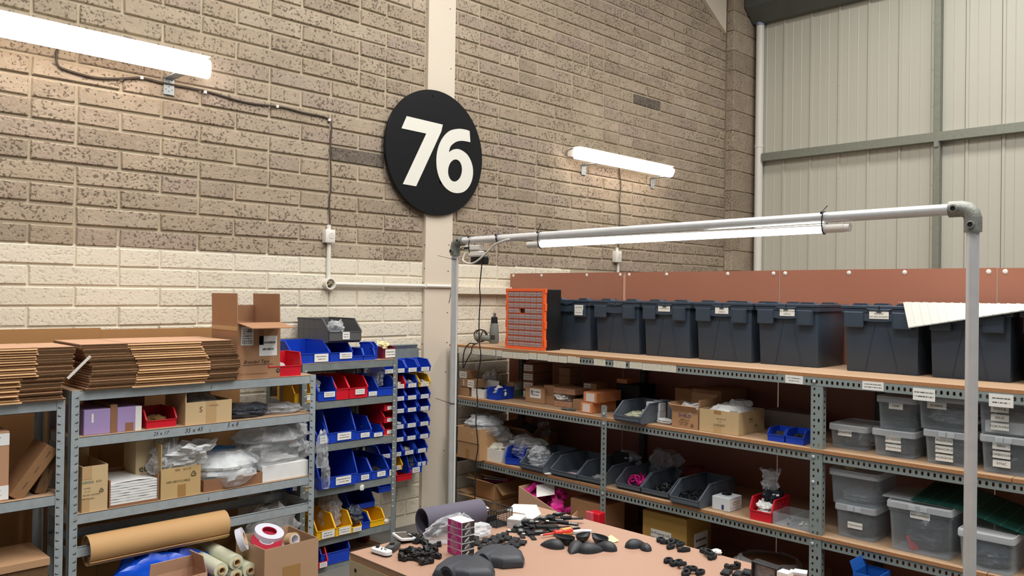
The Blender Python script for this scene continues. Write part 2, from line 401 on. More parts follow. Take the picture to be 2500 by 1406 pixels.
print('bricks', n1, n2)
# boxed steel column in the block wall
c = struct(MB().box(3.70, 3.955, 4.583, 4.76, 0, 5.6).build('column', COLM, bevel=.002))
for px, py in ((1042, 22), (1099, 22), (1039, 168), (1101, 168), (1037, 598), (1096, 598), (1036, 655), (1094, 662), (1032, 690), (1094, 700), (1031, 762), (1092, 763), (1031, 840), (1091, 836), (1030, 912), (1088, 908), (1026, 1236), (1084, 1100)):
    p = at(px, py, y=4.583)
    MB().cyl((p.x, 4.584, p.z), (p.x, 4.5815, p.z), .0045, 8).build('screw', SLOT, c)
# pier of big blocks in the corner
pier = struct(MB().box(7.838, 8.30, 4.526, 4.76, 0, 5.2).build('pillar', MORT))
for k in range(24):
    z = k*.215
    for a, b in (((7.826, 8.10), (8.11, 8.30)) if k % 2 else ((7.826, 7.99), (8.0, 8.30))):
        o = MB().add([Vector((v.x+a, v.y+4.52, v.z+z+.006)) for v in brick_pts(b-a, .203, .002, .08)], BF).build('brick', MB_, pier, fix=False)
        o['kind'] = 'structure'
# cladding wall of liner panels with the steel that carries it
wr = struct(MB().box(8.318, 8.42, -4, 4.6, 0, 5.6).build('wall_right', JOINTD))
prof = [(0, 0), (.002, -.013), (.026, -.013), (.030, 0), (.100, 0), (.103, -.004), (.108, 0), (.196, 0), (.199, -.004), (.204, 0), (.2945, 0), (.2945, .014), (0, .014)]
pm = MB().prism([(dx, -dy) for dy, dx in prof], 'z', 0, 5.3).mesh('liner_panel', CLAD)
for k in range(-1, 26):
    o = link('liner_panel', pm, wr, (8.3, 4.183-.2998*k, 0)); o['kind'] = 'structure'
for k, zz in ((2, (4.55, 4.2, 3.85, 3.5)), (5, (4.3, 3.85, 3.5, 2.75, 2.35)), (2, (2.9, 2.45))):
    for z in zz: MB().cyl((8.284, 4.183-.2998*k-.014, z), (8.289, 4.183-.2998*k-.014, z), .011, 10).build('fixing_screw', CLAD, wr)
o = struct(MB().prism([(0, 0), (.09, 0), (.09, .012), (.075, .012), (.075, .004), (.004, .004), (.004, .08), (.09, .08), (.09, .084), (0, .084)], 'y', -4, 4.38).build('trim_1', STEEL, None, (8.2, 0, 3.143)))
o = struct(MB().box(8.215, 8.284, 2.58, 2.632, 0, 4.7).build('trim_2', STEEL))
MB().box(8.20, 8.215, 2.585, 2.627, 3.09, 3.143).build('cleat', STEEL, o)
o = struct(MB().prism([(8.02, 4.95), (8.02, 4.80), (8.20, 4.665), (8.29, 4.665), (8.29, 5.3), (8.1, 5.3)], 'y', -4, 4.5).build('trim_3', DARKST))
A = at(1773, 80, y=4.57); B = at(1722, 0, y=4.57)
struct(MB().prism([(A.x, A.z), (A.x, A.z+1.0), (A.x+(B.x-A.x)*1.0/(B.z-A.z), A.z+1.0)], 'y', 4.57, 4.612).build('trim_4', COLM))
struct(MB().box(-1.2, 8.5, -6, 4.7, -.12, 0).build('floor', CONC))
struct(MB().hexa([Vector(p) for p in ((-1.2, -6, 6.6), (8.5, -6, 5.2), (8.5, 4.75, 5.2), (-1.2, 4.75, 6.6), (-1.2, -6, 6.7), (8.5, -6, 5.3), (8.5, 4.75, 5.3), (-1.2, 4.75, 6.7))]).build('ceiling', ROOF))

# ------------------------------------------------------------------ wall things
def wall_lamp(x0, x1, z0, z1, label, brk):
    t = thing('batten_light', label, 'light', ((x0+x1)/2, 0, (z0+z1)/2), 0, None)
    L = (x1-x0)/2; h = (z1-z0)/2
    MB().prism([(4.502, -h*.72), (4.585, -h*.35), (4.585, h*.5), (4.502, h+.004)], 'x', -L*.985, L*.985).build('housing', WPL, t, bevel=.004)
    MB().box(-L*.985, L*.985, 4.445, 4.585, h+.0015, h+.008).build('top_cover', WPL, t)
    d = MB(); e = .06
    pr = [(4.50, -h), (4.43, -h*.72), (4.405, -h*.3), (4.405, h*.3), (4.43, h*.72), (4.50, h)]
    sm = [(4.50, -h), (4.47, -h*.9), (4.455, -h*.4), (4.455, h*.4), (4.47, h*.9), (4.50, h)]
    d.loft([[Vector((x, a, b)) for a, b in q] for x, q in ((-L, sm), (-L+e, pr), (L-e, pr), (L, sm))])
    d.build('diffuser', LAMP1, t)
    for k in range(6):
        x = -L+.12+k*(2*L-.24)/5
        MB().box(x-.016, x+.016, 4.492, 4.52, h-.004, h+.009).build('clip', WPL, t, bevel=.002)
    for px, pyt, pyb in brk:
        p = at(px, pyb, y=4.6); x = p.x-t.location.x; zb = p.z-t.location.z
        b = MB().box(x-.029, x+.029, 4.598, 4.602, zb, -h-.012); b.box(x-.029, x+.029, 4.45, 4.602, -h-.016, -h-.012)
        bo = b.build('bracket', GALV, t)
        hh = MB()
        for i in range(4):
            for dx in (-.017, 0, .017): hh.cyl((x+dx, 4.5985, zb+.018+i*.026+(.01 if dx else 0)), (x+dx, 4.597, zb+.018+i*.026+(.01 if dx else 0)), .0032, 6)
        hh.build('bracket_hole', SLOT, bo)
    return t
wall_lamp(.55, 2.035, 2.846, 2.953, 'long lit batten light high on the bare block wall at upper left', ((412, 170, 231),))
wall_lamp(5.215, 6.63, 2.800, 2.893, 'smaller lit batten light on the block wall near the corner pier', ((1425, 395, 427), (1593, 428, 460)))
def wcable(name, label, pts, r, mat, y=4.598, cat='cable', clips=()):
    P = [at(a, b, y=y) for a, b in pts]
    o = tag(MB().tube(catmull(P, 4), r, 6).build(name, mat), label, cat)
    for a, b in clips:
        p = at(a, b, y=y); MB().cbox((p.x, y-.004, p.z), (.016, .012, .016)).build('cable_clip', WPL, o)
    return o
wcable('power_cable', 'brown twin cable clipped along the bare blocks from left light to switch box', ((147, 105), (138, 132), (141, 158), (160, 170), (230, 189), (290, 192), (345, 190), (400, 203), (500, 222), (600, 250), (690, 262), (740, 275), (796, 287), (809, 305), (806, 370), (808, 440), (804, 500), (806, 562)), .006, M('brown_cable', '#4a4038', .6), clips=((345, 190), (500, 225), (676, 260), (803, 293)))
wcable('lamp_cable', 'thin dark cable hanging below the smaller batten light near the corner', ((1511, 405), (1513, 425), (1516, 455), (1512, 490), (1514, 520), (1510, 570), (1510, 618)), .005, M('brown_cable', '#4a4038', .6))
def jbox(px0, px1, py0, py1, label):
    p = at(px0, py1, y=4.57); q = at(px1, py0, y=4.57); t = thing('switch_box', label, 'switch box', ((p.x+q.x)/2, 4.613, p.z))
    w = (q.x-p.x); h = q.z-p.z
    MB().box(-w/2, w/2, -.05, 0, 0, h).build('box_body', WPL, t, bevel=.006, seg=2)
    MB().cyl((0, -.025, h), (0, -.025, h+.03), .014, 10).build('cable_gland', WPL, t)
    MB().cyl((w*.1, -.052, h*.55), (w*.1, -.049, h*.55), w*.28, 14).build('cover_plate', M('cream_plastic', '#d8d3c5', .5), t)
    return t
jbox(794, 818, 561, 592, 'white switch box on bare blocks at the end of the brown cable')
jbox(1503, 1517, 613, 640, 'small white switch box just above the brown hardboard panels')
def conduit(name, label, segs, r):
    m = MB()
    for a, b in segs: m.cyl(a, b, r, 10)
    return tag(m.build(name, WPL), label, 'conduit')
p = at(803, 592, y=4.595); q = at(801, 688, y=4.595)
conduit('conduit_pipe', 'short upright white conduit from the switch box down to the round box', [((p.x, 4.595, p.z), (p.x, 4.595, q.z))], .014)
p2 = at(1509, 640, y=4.595); conduit('conduit_pipe', 'short upright white conduit running down behind the hardboard panels', [((p2.x, 4.595, p2.z+.01), (p2.x, 4.595, p2.z-.22))], .012)
t = thing('conduit_box', 'round open white conduit box on the painted blocks', 'conduit box', (p.x, 4.613, q.z-.012))
T = Matrix.Rotation(R(90), 4, 'X')
MB().lathe([(.036, 0), (.038, .05), (.030, .05), (.029, .012), (.0, .012)][:4], 20, T).build('box_ring', WPL, t)
MB().cyl((0, -.012, 0), (0, -.014, 0), .029, 16).build('box_back', SLOT, t)
for a in (.4, 2.2, 3.9): MB().tube([(.02*math.cos(a), -.016, .02*math.sin(a)), (.006, -.045, .004*a), (-.012*math.sin(a), -.02, .018*math.cos(a))], .004, 6).build('wire_end', TAN, t)
conduit('conduit_pipe', 'level white conduit crossing the painted blocks and the column', [((p.x+.03, 4.585, 1.702), (3.70, 4.585, 1.702)), ((3.70, 4.572, 1.702), (3.96, 4.572, 1.702)), ((3.70, 4.572, 1.702), (3.70, 4.585, 1.702))], .012)
tag(MB().box(3.957, 4.56, 4.555, 4.607, 1.646, 1.705).build('cable_trunking', MBP, bevel=.004), 'cream cable trunking on painted blocks behind the left end of tall shelving', 'trunking')
pp = at(1845, 50, y=4.43); t = thing('pipe', 'white plastic downpipe standing in the corner beside the cladding', 'pipe', (8.235, 4.43, 0))
MB().cyl((0, 0, 0), (0, 0, 4.64), .043, 20).build('pipe_run', WPL, t); MB().cyl((0, 0, 4.64), (0, 0, 4.70), .047, 20).build('pipe_collar', M('blue_marks', '#8d93ad', .6, var=.6, vs=60), t)
for z in (1.2, 3.3): MB().cyl((0, 0, z), (0, 0, z+.03), .047, 20).build('pipe_clip', WPL, t)

# ------------------------------------------------------------------ number sign on the column
SY = 4.556
t = thing('number_sign', 'round black sign with white number 76 fixed across the cream column', 'sign', (3.766, SY, 2.662))
T = Matrix.Rotation(R(90), 4, 'X')
MB().lathe([(.449, 0), (.452, -.004), (.452, -.024), (.0001, -.024)][:3], 96, T).build('disc', M('sign_black', '#111215', .4, spec=.25), t)
def spl(px, py): v = at(600+px/2.7046, 200+py/2.7046, y=SY-.003); return (v.x-3.766, v.z-2.662)
def numeral(outs):
    c = bpy.data.curves.new('numeral', 'CURVE'); c.dimensions = '2D'; c.fill_mode = 'BOTH'; c.extrude = .0015
    for o in outs:
        s = c.splines.new('POLY'); s.points.add(len(o)-1); s.use_cyclic_u = True
        for i, q in enumerate(o): s.points[i].co = (q[0], q[1], 0, 1)
    c.materials.append(M('sign_white', '#e3e1d6', .5)); return tomesh(link('numeral', c, t, (0, -.0035, 0), (R(90), 0, 0)))
numeral([[spl(*q) for q in ((1063, 226), (1300, 282), (1290, 328), (1124, 689), (1036, 674), (1191, 341), (1027, 306))]])
o6 = [(1477, 324), (1450, 315), (1402, 310), (1345, 324), (1298, 372), (1267, 445), (1258, 530), (1270, 612), (1304, 682), (1352, 724), (1405, 734), (1452, 716), (1487, 665), (1500, 598), (1490, 533), (1460, 478), (1412, 446), (1372, 446), (1340, 465), (1352, 425), (1388, 396), (1430, 389), (1482, 398)]
v6 = [Vector(q) for q in o6]; sm = [v6[0]]+catmull(v6[0:19], 5)[1:]+catmull(v6[18:], 5)[1:]
ctr = [(1381+46*math.cos(a)-6*math.sin(a), 585+73*math.sin(a)+4*math.cos(a)) for a in [2*PI*i/32 for i in range(32)]]
numeral([[spl(*q) for q in sm], [spl(*q) for q in ctr]])
for a in (95, 268): MB().cyl((.41*math.cos(R(a)), -.003, .41*math.sin(R(a))), (.41*math.cos(R(a)), -.006, .41*math.sin(R(a))), .006, 8).build('screw', BLKM, t)
for x, z in ((-.05, .2), (.05, -.2)): MB().cyl((x, -.0, z), (x, .028, z), .02, 10).build('spacer', BLK, t)

# ================================================================== SHELVING (slotted angle, brown hardboard back)
XF = 3.90; XB = 4.575; ZT, ZM, ZL, ZB = 1.282, .913, .493, .10
def perf(m, L, H, pitch, hw, hh, mapf, t0=.5, rows=((.5, 1),), mi=0):
    """flat strip L x H with real holes, mapf(s, t) -> point"""
    n = max(1, int(L/pitch)); p = L/n; nr = len(rows)
    for i in range(n):
        for ri, (tc, kk) in enumerate(rows):
            a, b = i*p, (i+1)*p; lo, hi = H*ri/nr, H*(ri+1)/nr; cx = (a+b)/2; cy = tc*H
            if kk > 1 and i % kk: 
                m.add([mapf(a, lo), mapf(b, lo), mapf(b, hi), mapf(a, hi)], [(0, 1, 2, 3)], mi); continue
            w = hw if kk == 1 else p*.62; h = hh
            out = [(a, lo), (cx, lo), (b, lo), (b, cy), (b, hi), (cx, hi), (a, hi), (a, cy)]
            q = .6
            inn = [(cx-w*q/2*1.2, cy-h/2), (cx, cy-h/2), (cx+w*q/2*1.2, cy-h/2), (cx+w/2, cy), (cx+w*q/2*1.2, cy+h/2), (cx, cy+h/2), (cx-w*q/2*1.2, cy+h/2), (cx-w/2, cy)]
            m.add([mapf(*v) for v in out+inn], [(j, (j+1) % 8, 8+(j+1) % 8, 8+j) for j in range(8)], mi)
SH = thing('slotted_angle_shelving', 'long grey slotted angle shelving with brown hardboard back standing out from the block wall', 'shelving', (XF, 2.2, 0))
def loc_(v): return Vector(v)-Vector(SH.location)
def angle_rail(y0, y1, zt, x=XF, mat=GREY, h=.042, name='rail'):
    m = MB(); L = y0-y1
    perf(m, L, h, .0255, .0115, .017, lambda s, t: loc_((x, y0-s, zt-h+t)))
    m.add([loc_(v) for v in ((x, y0, zt), (x, y1, zt), (x+.04, y1, zt), (x+.04, y0, zt))], [(0, 1, 2, 3)])
    m.add([loc_(v) for v in ((x, y0, zt), (x, y1, zt), (x+.003, y1, zt-h), (x+.003, y0, zt-h))], [])
    return m.build(name, mat, SH, fix=False)
def angle_post(y, z1, w=.042, x=XF, two=False, mat=GREY, d=.04, s=1):
    m = MB()
    perf(m, z1, w, .03, .0125, .009 if two else .011, lambda a, t: loc_((x-.003, y-t, a)), rows=((.3, 1), (.68, 2)) if two else ((.5, 1),))
    if two: perf(m, z1, d, .03, .0125, .011, lambda a, t: loc_((x-.003+t, y-w, a)))
    perf(m, z1, d, .03, .0125, .011, lambda a, t: loc_((x-.003+t, y, a)))
    return m.build('post', mat, SH, fix=False)
Y0 = 4.475; Y1 = 1.80; Y2 = -.2
angle_post(Y0, ZT-.02, .040, mat=GREYD); angle_post(-.14, ZT-.06, .06, two=True); angle_post(3.115, .985, .042)
pm_ = angle_post(1.802, ZT-.06, .06, two=True)
for y in (Y0-.02, 3.30, 1.74, .2): 
    m = MB(); perf(m, 1.25, .042, .03, .0125, .011, lambda a, t: loc_((XB-.035, y-t, a))); perf(m, 1.25, .035, .03, .0125, .011, lambda a, t: loc_((XB-.035+t, y-.042, a)))
    m.build('post', GREYD, SH, fix=False)
for zt in (ZT, ZM, ZL):
    zz = zt-.018
    if zt == ZT: angle_rail(Y0, 1.76, zz, XF-.004); angle_rail(1.76, Y2, zz, XF-.004)
    elif zt == ZM: angle_rail(Y0-.03, 3.08, zz); angle_rail(3.08, 1.76, zz, XF+.002); angle_rail(1.76, Y2, zz)
    else: angle_rail(Y0-.25, 3.08, zz); angle_rail(3.08, 1.76, zz, XF+.002); angle_rail(1.76, Y2, zz)
    for y in (Y0-.01, 3.12, 1.74, 0): MB().box(XF, XB-.01, y-.002, y, zz-.04, zz).build('cross_brace', GREYD, SH, (-SH.location.x, -SH.location.y, 0))
    ys = {ZT: (Y0+.06, 3.32, 1.98, .62, Y2), ZM: (Y0+.02, 3.30, at(1762, 1062, x=XF).y, .93, Y2), ZL: (Y0-.0, 3.28, 2.28, .93+.09, Y2)}[zt]
    for a, b in zip(ys, ys[1:]):
        xo = random.uniform(-.003, .003)
        bo = MB().box(XF-.004+xo, XB-.012, b+.0015, a-.0015, zz+.0005, zt).build('shelf_board', [CHIP], SH, (-SH.location.x, -SH.location.y, 0))
        MB().box(XF-.0055+xo, XF-.0035+xo, b+.0015, a-.0015, zz+.001, zt-.0008).build('raw_edge', CHIPE, bo)
bo = MB().box(XF+.02, XB-.012, Y2, Y0-.2, ZB-.018, ZB).build('shelf_board', CHIP, SH, (-SH.location.x, -SH.location.y, 0))
for a, b in ((4.595, 3.472), (3.462, 2.322), (2.316, 1.168), (1.164, .02)):
    o = MB().box(XB, XB+.006, b, a, .06, 1.818+random.uniform(-.003, .004)).build('back_panel', HARD, SH, (-SH.location.x, -SH.location.y, 0))
    for f in (.03, .30, .70, .97) if a > 3 else (.03, .36, .62, .97):
        y = a-(a-b)*f; MB().lathe([(.012, 0), (.012, .001), (.006, .004), (.0, .004)][:3], 12, Matrix.Translation((XB, y, 1.798)) @ Matrix.Rotation(R(-90), 4, 'Y')).build('screw', WPL, o)
for y in (3.467,): MB().box(XB-.004, XB, y-.008, y+.008, .06, 1.80).build('joint_strip', KRAFTP, SH, (-SH.location.x, -SH.location.y, 0))
for z, y in ((.985-.05, 3.094), (ZM-.038, 3.094), (ZL-.038, 3.094), (ZM-.04, 1.785), (ZL-.045, 1.785), (ZT-.04, 1.785), (.75, 1.785)):
    MB().lathe([(.009, 0), (.009, .003), (.005, .006)], 10, Matrix.Translation((XF-.006-SH.location.x, y-SH.location.y, z)) @ Matrix.Rotation(R(-90), 4, 'Y')).build('bolt', GALV, SH)
for a, b in ((1120, 1151), (1153, 1173), (1174, 1210), (1213, 1226), (1227, 1252), (1253, 1291), (1292, 1311), (1313, 1338), (1339, 1364), (1365, 1385), (1387, 1417), (1451, 1479), (1499, 1529), (1539, 1569), (1570, 1617), (1618, 1652), (1919, 1962), (2107, 2159), (2231, 2285), (2416, 2476)):
    ya = at(a, 900, x=XF).y; yb = at(b, 900, x=XF).y; dz = random.uniform(-.004, .004)
    lo = -.014 if a > 2200 else 0
    w = ya-yb
    MB().box(0, w, 0, .0012, -.04+lo, .0).build('paper_label', PAPR if a < 1900 else LBL, SH, (XF-.0065-SH.location.x, ya-SH.location.y, ZT-.019+dz+lo*.3), (0, random.uniform(-.012, .012), -PI/2))


# ================================================================== BUILDERS
def facecard(parent, w, d, h, spec):
    """cards, tape and print on the faces of a box: (face, x0, x1, z0, z1, material, name[, text, size])"""
    for sp in spec:
        f, x0, x1, z0, z1, mt, nm = sp[:7]; W_ = w if f == 'f' else d
        a, b = x0*W_, x1*W_; za, zb = z0*h, z1*h
        if f == 'f': lc = (-w/2+a, -.0012, za); rz = 0
        elif f == 'l': lc = (-w/2-.0012, d-a, za); rz = -PI/2
        else: lc = (w/2+.0012, a, za); rz = PI/2
        if mt is not None: o = MB().box(0, b-a, 0, .001, 0, zb-za).build(nm, mt, parent, lc, rz)
        if len(sp) > 7:
            q = Matrix.Rotation(rz, 3, 'Z') @ Vector(((b-a)/2, -.0006, (zb-za)/2))
            tp = parent if mt is None else o
            if mt is not None: text(sp[7], sp[8], o, ((b-a)/2, -.0004, (zb-za)/2), sp[9] if len(sp) > 9 else INK)
            else: text(sp[7], sp[8], parent, Vector(lc)+q, sp[9] if len(sp) > 9 else INK, rz)
def carton(label, pl, d, mat=KRAFT, flaps=None, tape=0, cards=(), name='cardboard_box', cat='box', group=None, h=None, tmat=None, t=.004):
    loc, rz, w, hh = pl; h = h or hh
    o = thing(name, label, cat, loc, rz, group)
    if flaps is None: MB().box(-w/2, w/2, 0, d, 0, h).build('box_body', mat, o, bevel=.002)
    else:
        m = MB(); m.box(-w/2, w/2, 0, d, 0, t); m.box(-w/2, w/2, 0, t, t, h); m.box(-w/2, w/2, d-t, d, t, h)
        m.box(-w/2, -w/2+t, t, d-t, t, h); m.box(w/2-t, w/2, t, d-t, t, h); m.build('box_body', mat, o)
        for k, (an, ln) in flaps.items():
            W_ = w if k in 'fb' else d; f = MB().box(-W_/2+.002, W_/2-.002, -t/2, t/2, 0, ln); a = R(an)
            fo = f.build('flap', mat, o, {'f': (0, t/2, h), 'b': (0, d-t/2, h), 'l': (-w/2+t/2, d/2, h), 'r': (w/2-t/2, d/2, h)}[k])
            fo.rotation_euler = (a, 0, {'f': 0, 'b': PI, 'l': -PI/2, 'r': PI/2}[k])
    if tape:
        tw = min(.05, w*.2); m = MB(); m.box(-tw/2, tw/2, -.001, .0, h*(1-tape), h)
        if flaps is None: m.box(-tw/2, tw/2, -.001, d*.98, h, h+.001)
        m.build('tape', tmat or TAPE, o)
    facecard(o, w, d, h, cards)
    return o
BINS = {}
def bin_mesh(w, d, h, mat, lip, sl, foot):
    k = (round(w, 3), round(d, 3), round(h, 3), mat.name, lip, foot)
    if k in BINS: return BINS[k]
    t = .003; m = MB(); zl = lip*h; f = .014 if foot else 0; f0 = max(0, -lip) 
    b = .05*w
    prof = [(f*1.6, 0), (d, 0), (d, h), (sl*d, h), (.0, zl+.01), (0, f)] if foot else [(.004, 0), (d, 0), (d, h), (sl*d, h), (.006, zl+.012), (0, zl)]
    for s in (-1, 1):
        m.prism(prof, 'x', s*w/2, s*(w/2-t))
    m.box(-w/2+t, w/2-t, f*1.6, d, 0, t); m.box(-w/2+t, w/2-t, d-t, d, t, h)
    if foot: m.hexa([Vector(p) for p in ((-w/2, f*1.6, t*.5), (w/2, f*1.6, t*.5), (w/2, f*1.6+t, t*.5), (-w/2, f*1.6+t, t*.5), (-w/2, 0, f), (w/2, 0, f), (w/2, t, f), (-w/2, t, f))]); m.box(-w/2, w/2, 0, t, f, zl)
    else: m.box(-w/2+t*.5, w/2-t*.5, .001, .001+t, 0, zl)
    e = .007 if h > .07 else .004
    for s in (-1, 1):
        x = s*(w/2-.001)
        m.bar((x, sl*d, h), (x, d, h), e*1.4, e*.7); m.bar((x, .002, zl), (x, sl*d, h), e*1.2, e*1.4)
        if h > .08:
            for q in (.45, .62, .8): m.box(min(x, x+s*.0022), max(x, x+s*.0022), d*q, d*q+.004, h*.12, h*.92)
            m.box(min(x, x+s*.002), max(x, x+s*.002), sl*d*1.2, d, h*.56, h*.60)
    m.box(-w/2-.001, w/2+.001, -.003, .004, zl-.005, zl); m.box(-w/2, w/2, d-.002, d+.006, h-.014, h)
    BINS[k] = m.mesh('bin_body', mat, bevel=.0008); return BINS[k]
def bin_(label, pl, d, mat, lip=.42, sl=.28, card=None, foot=False, name='storage_bin', group=None, h=None, rot=None, cmat=None, txt=None):
    loc, rz, w, hh = pl; h = h or hh
    o = thing(name, label, 'bin', loc, rz, group)
    if rot is not None: o.rotation_euler = (rot[0], rot[1], rz)
    link('bin_body', bin_mesh(w, d, h, mat, lip, sl, foot), o)
    if card:
        x0, x1 = card[0]*w, card[1]*w; z0, z1 = (card[2]*lip*h, card[3]*lip*h)
        c = MB().box(0, x1-x0, 0, .001, 0, z1-z0).build('label_card', cmat or LBL, o, (-w/2+x0, -.0042, z0))
        if txt: text(txt, (z1-z0)*.6, c, ((x1-x0)/2, -.0005, (z1-z0)/2), INK)
    return o
def bag(label, loc, w, d, h, seed=0, mat=None, rz=0, top=.35, name='plastic_bag', cat='bag', amp=.22, group=None, base=.8, lean=(0, 0), nu=26, nv=16, parent=None, kind=None):
    """crumpled plastic bag or wrapped lump standing on loc; top = how wide it opens at its upper end"""
    sv = Vector((seed*7.13, seed*3.7, seed*1.9))
    def fn(u, v):
        a = 2*PI*u; t = v
        r = (base+(1-base)*math.sin(PI*min(t*1.6, 1))) if t < .6 else 1-(1-top)*((t-.6)/.4)**1.5
        if v <= 0.001: r = base*.92
        q = Vector((math.cos(a)*1.4, math.sin(a)*1.4, t*2.2))+sv
        n1 = noise.noise(q*1.3); n2 = noise.noise(q*3.1); n3 = noise.noise(q*6.5)
        rr = r*(1+amp*(n1*.8+n2*.7+n3*.45))
        z = h*t*(1+amp*.5*n1*t)
        return Vector((w/2*rr*math.cos(a)+lean[0]*t*t, d/2*rr*math.sin(a)+lean[1]*t*t, z if t > 0 else 0))
    m = MB(); n = len(m.v)
    vs = [fn(i/nu, j/nv) for j in range(nv+1) for i in range(nu)]
    fs = [(j*nu+i, j*nu+(i+1) % nu, (j+1)*nu+(i+1) % nu, (j+1)*nu+i) for j in range(nv) for i in range(nu)]
    m.add(vs, fs+[list(range(nu-1, -1, -1))]+([list(range(nv*nu, nv*nu+nu))] if top < .7 else []))
    me = m.mesh(name, mat or BAG, ang=24)
    o = link(name, me, parent, loc, rz)
    if parent is None: tag(o, label, cat, group)
    if name in ('rubber_bands', 'screw_heap', 'foam_scraps', 'parts_heap', 'clip_heap', 'dark_parts', 'black_parts'): o['kind'] = 'stuff'
    return o
def clearbox(label, pl, d, texts=(), h=None, lid=.028, tall=False, group=None, ty=.62, tx=.5):
    loc, rz, w, hh = pl; h = h or hh
    o = thing('clear_storage_box', label, 'storage box', loc, rz, group)
    hb = h-lid*.6; r = .02; c = d/2
    def L(k, z, ins=0): return MB().rloop(w*k-ins, d*k-ins, r, z, 0, c)
    m = MB(); m.loft([L(.90, 0), L(.90, .004), L(.955, hb*.86), L(.985, hb*.87), L(.985, hb), L(.985, hb, .005), L(.95, hb*.85, .005), L(.90, .006, .005)])
    m.build('tub', CLEAR, o, ang=40)
    m = MB(); m.loft([L(1.0, hb-.012), L(1.02, hb-.012), L(1.02, h-.006), L(1.005, h), L(.96, h), L(.95, h-.006), L(.3, h-.005)], cap0=False)
    lo = m.build('lid', LIDM, o, ang=40)
    if tall:
        for s in (-.09, .09): MB().box(w*s-.014, w*s+.014, c-d*.515-.004, c-d*.515, hb-.008, h-.004).build('latch', LIDM, lo)
    for i, s in enumerate(texts):
        lw, lh = min(.085, w*.36), .030; z = hb*ty-i*.038
        y = c-d*(.90+.055*z/(hb*.86))/2
        k = MB().box(-lw/2, lw/2, 0, .001, 0, lh).build('label_card', WCARD, o, (w*(tx-.5), y-.003, z), (R(-2), 0, R(random.uniform(-1, 1))))
        if s: text(s, .0135 if len(s) < 10 else .011, k, (0, -.0006, lh/2), INK, wide=1.15)
    return o

# ================================================================== RACKS ON THE LEFT
def rack(label, x0, x1, y0, y1, ztop, levels, pm=GALV, slots=True, nob=()):
    t = thing('steel_rack', label, 'rack', ((x0+x1)/2, y0, 0)); ox = t.location.x; w2 = (x1-x0)/2; D = y1-y0
    for fx in (-1, 1):
        for fy in (0, 1):
            x = fx*w2; y = D if fy else 0; s = -fx; q = -1 if fy else 1
            m = MB(); m.box(min(x, x+s*.036), max(x, x+s*.036), min(y, y+q*.002), max(y, y+q*.002), 0, ztop)
            m.box(min(x, x+s*.002), max(x, x+s*.002), min(y, y+q*.036), max(y, y+q*.036), 0, ztop)
            po = m.build('post', pm, t)
            if not fy and slots:
                k = MB(); z = .3
                while z < ztop-.02:
                    k.cbox((x+s*.024, y-.0006, z), (.010, .0012, .0035)); k.cbox((x+s*.0300, y-.0006, z+.003), (.003, .0012, .007)); z += .037
                ko = k.build('keyhole_slots', SLOT if slots == 1 else WPL, po); ko['kind'] = 'stuff'
    for i, z in enumerate(levels):
        for y, nm in ((.003, 'rail'), (D-.003, 'rail')):
            s = 1 if y < D/2 else -1
            m = MB(); m.box(-w2+.003, w2-.003, min(y, y+s*.002), max(y, y+s*.002), z-.046, z); m.box(-w2+.003, w2-.003, min(y, y+s*.022), max(y, y+s*.022), z-.002, z); m.box(-w2+.003, w2-.003, min(y, y+s*.012), max(y, y+s*.012), z-.046, z-.044)
            m.build(nm, pm, t)
        for s in (-1, 1): MB().box(min(s*w2, s*(w2-.002))-s*.003, max(s*w2, s*(w2-.002))-s*.003, .006, D-.006, z-.046, z).build('side_rail', pm, t)
        if i not in nob: MB().box(-w2+.006, w2-.006, .0055, D-.0055, z-.010, z+.0015).build('shelf_board', CHIP, t)
    return t
RY = 4.0
R1Z = (1.148, .727, .32); R2Z = (1.183, .972, .623, .473, .105)
rack1 = rack('galvanised rack at the left edge holding folded cartons', .20, 1.182, RY, 4.34, 1.150, R1Z)
rack2 = rack('galvanised rack between the leftmost rack and the rack of coloured bins', 1.203, 2.462, RY, 4.34, 1.185, R2Z, nob=(3,))
R3Z = (1.229, 1.003, .749, .488, .195, .03)
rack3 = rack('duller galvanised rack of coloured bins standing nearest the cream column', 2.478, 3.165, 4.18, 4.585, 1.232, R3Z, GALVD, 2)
for (s, px, py, sz) in (('1', 515, 946, .028), ('1', 512, 1052, .022), ('1', 509, 1218, .026), ('35 x 45', 473, 1050, .03), ('25 x 17', 393, 1058, .024), ('5 x 8', 568, 1037, .03)):
    p = at(px, py, y=RY+.002); text(s, sz, rack2, (p.x-rack2.location.x, .0022, p.z), INK, shear=.25)
def clampx(p): return p
# boards of plain card standing against the wall behind the racks
b0 = at(0, 786, y=4.55); b1 = at(617, 783, y=4.55)
for i, (xa, xb, zt, lb) in enumerate(((.75, 1.50, 1.445, 'brown card sheet standing behind the leftmost rack, its top showing over the cartons'), (1.505, 2.285, 1.435, 'brown card sheet standing behind the middle rack, below the painted blocks'))):
    tag(MB().box(xa, xb, 4.535+.012*i, 4.541+.012*i, .0, zt).build('card_sheet', M('card_sheet', '#a97d4d', .85, var=.04, vs=3)), lb, 'card sheet')
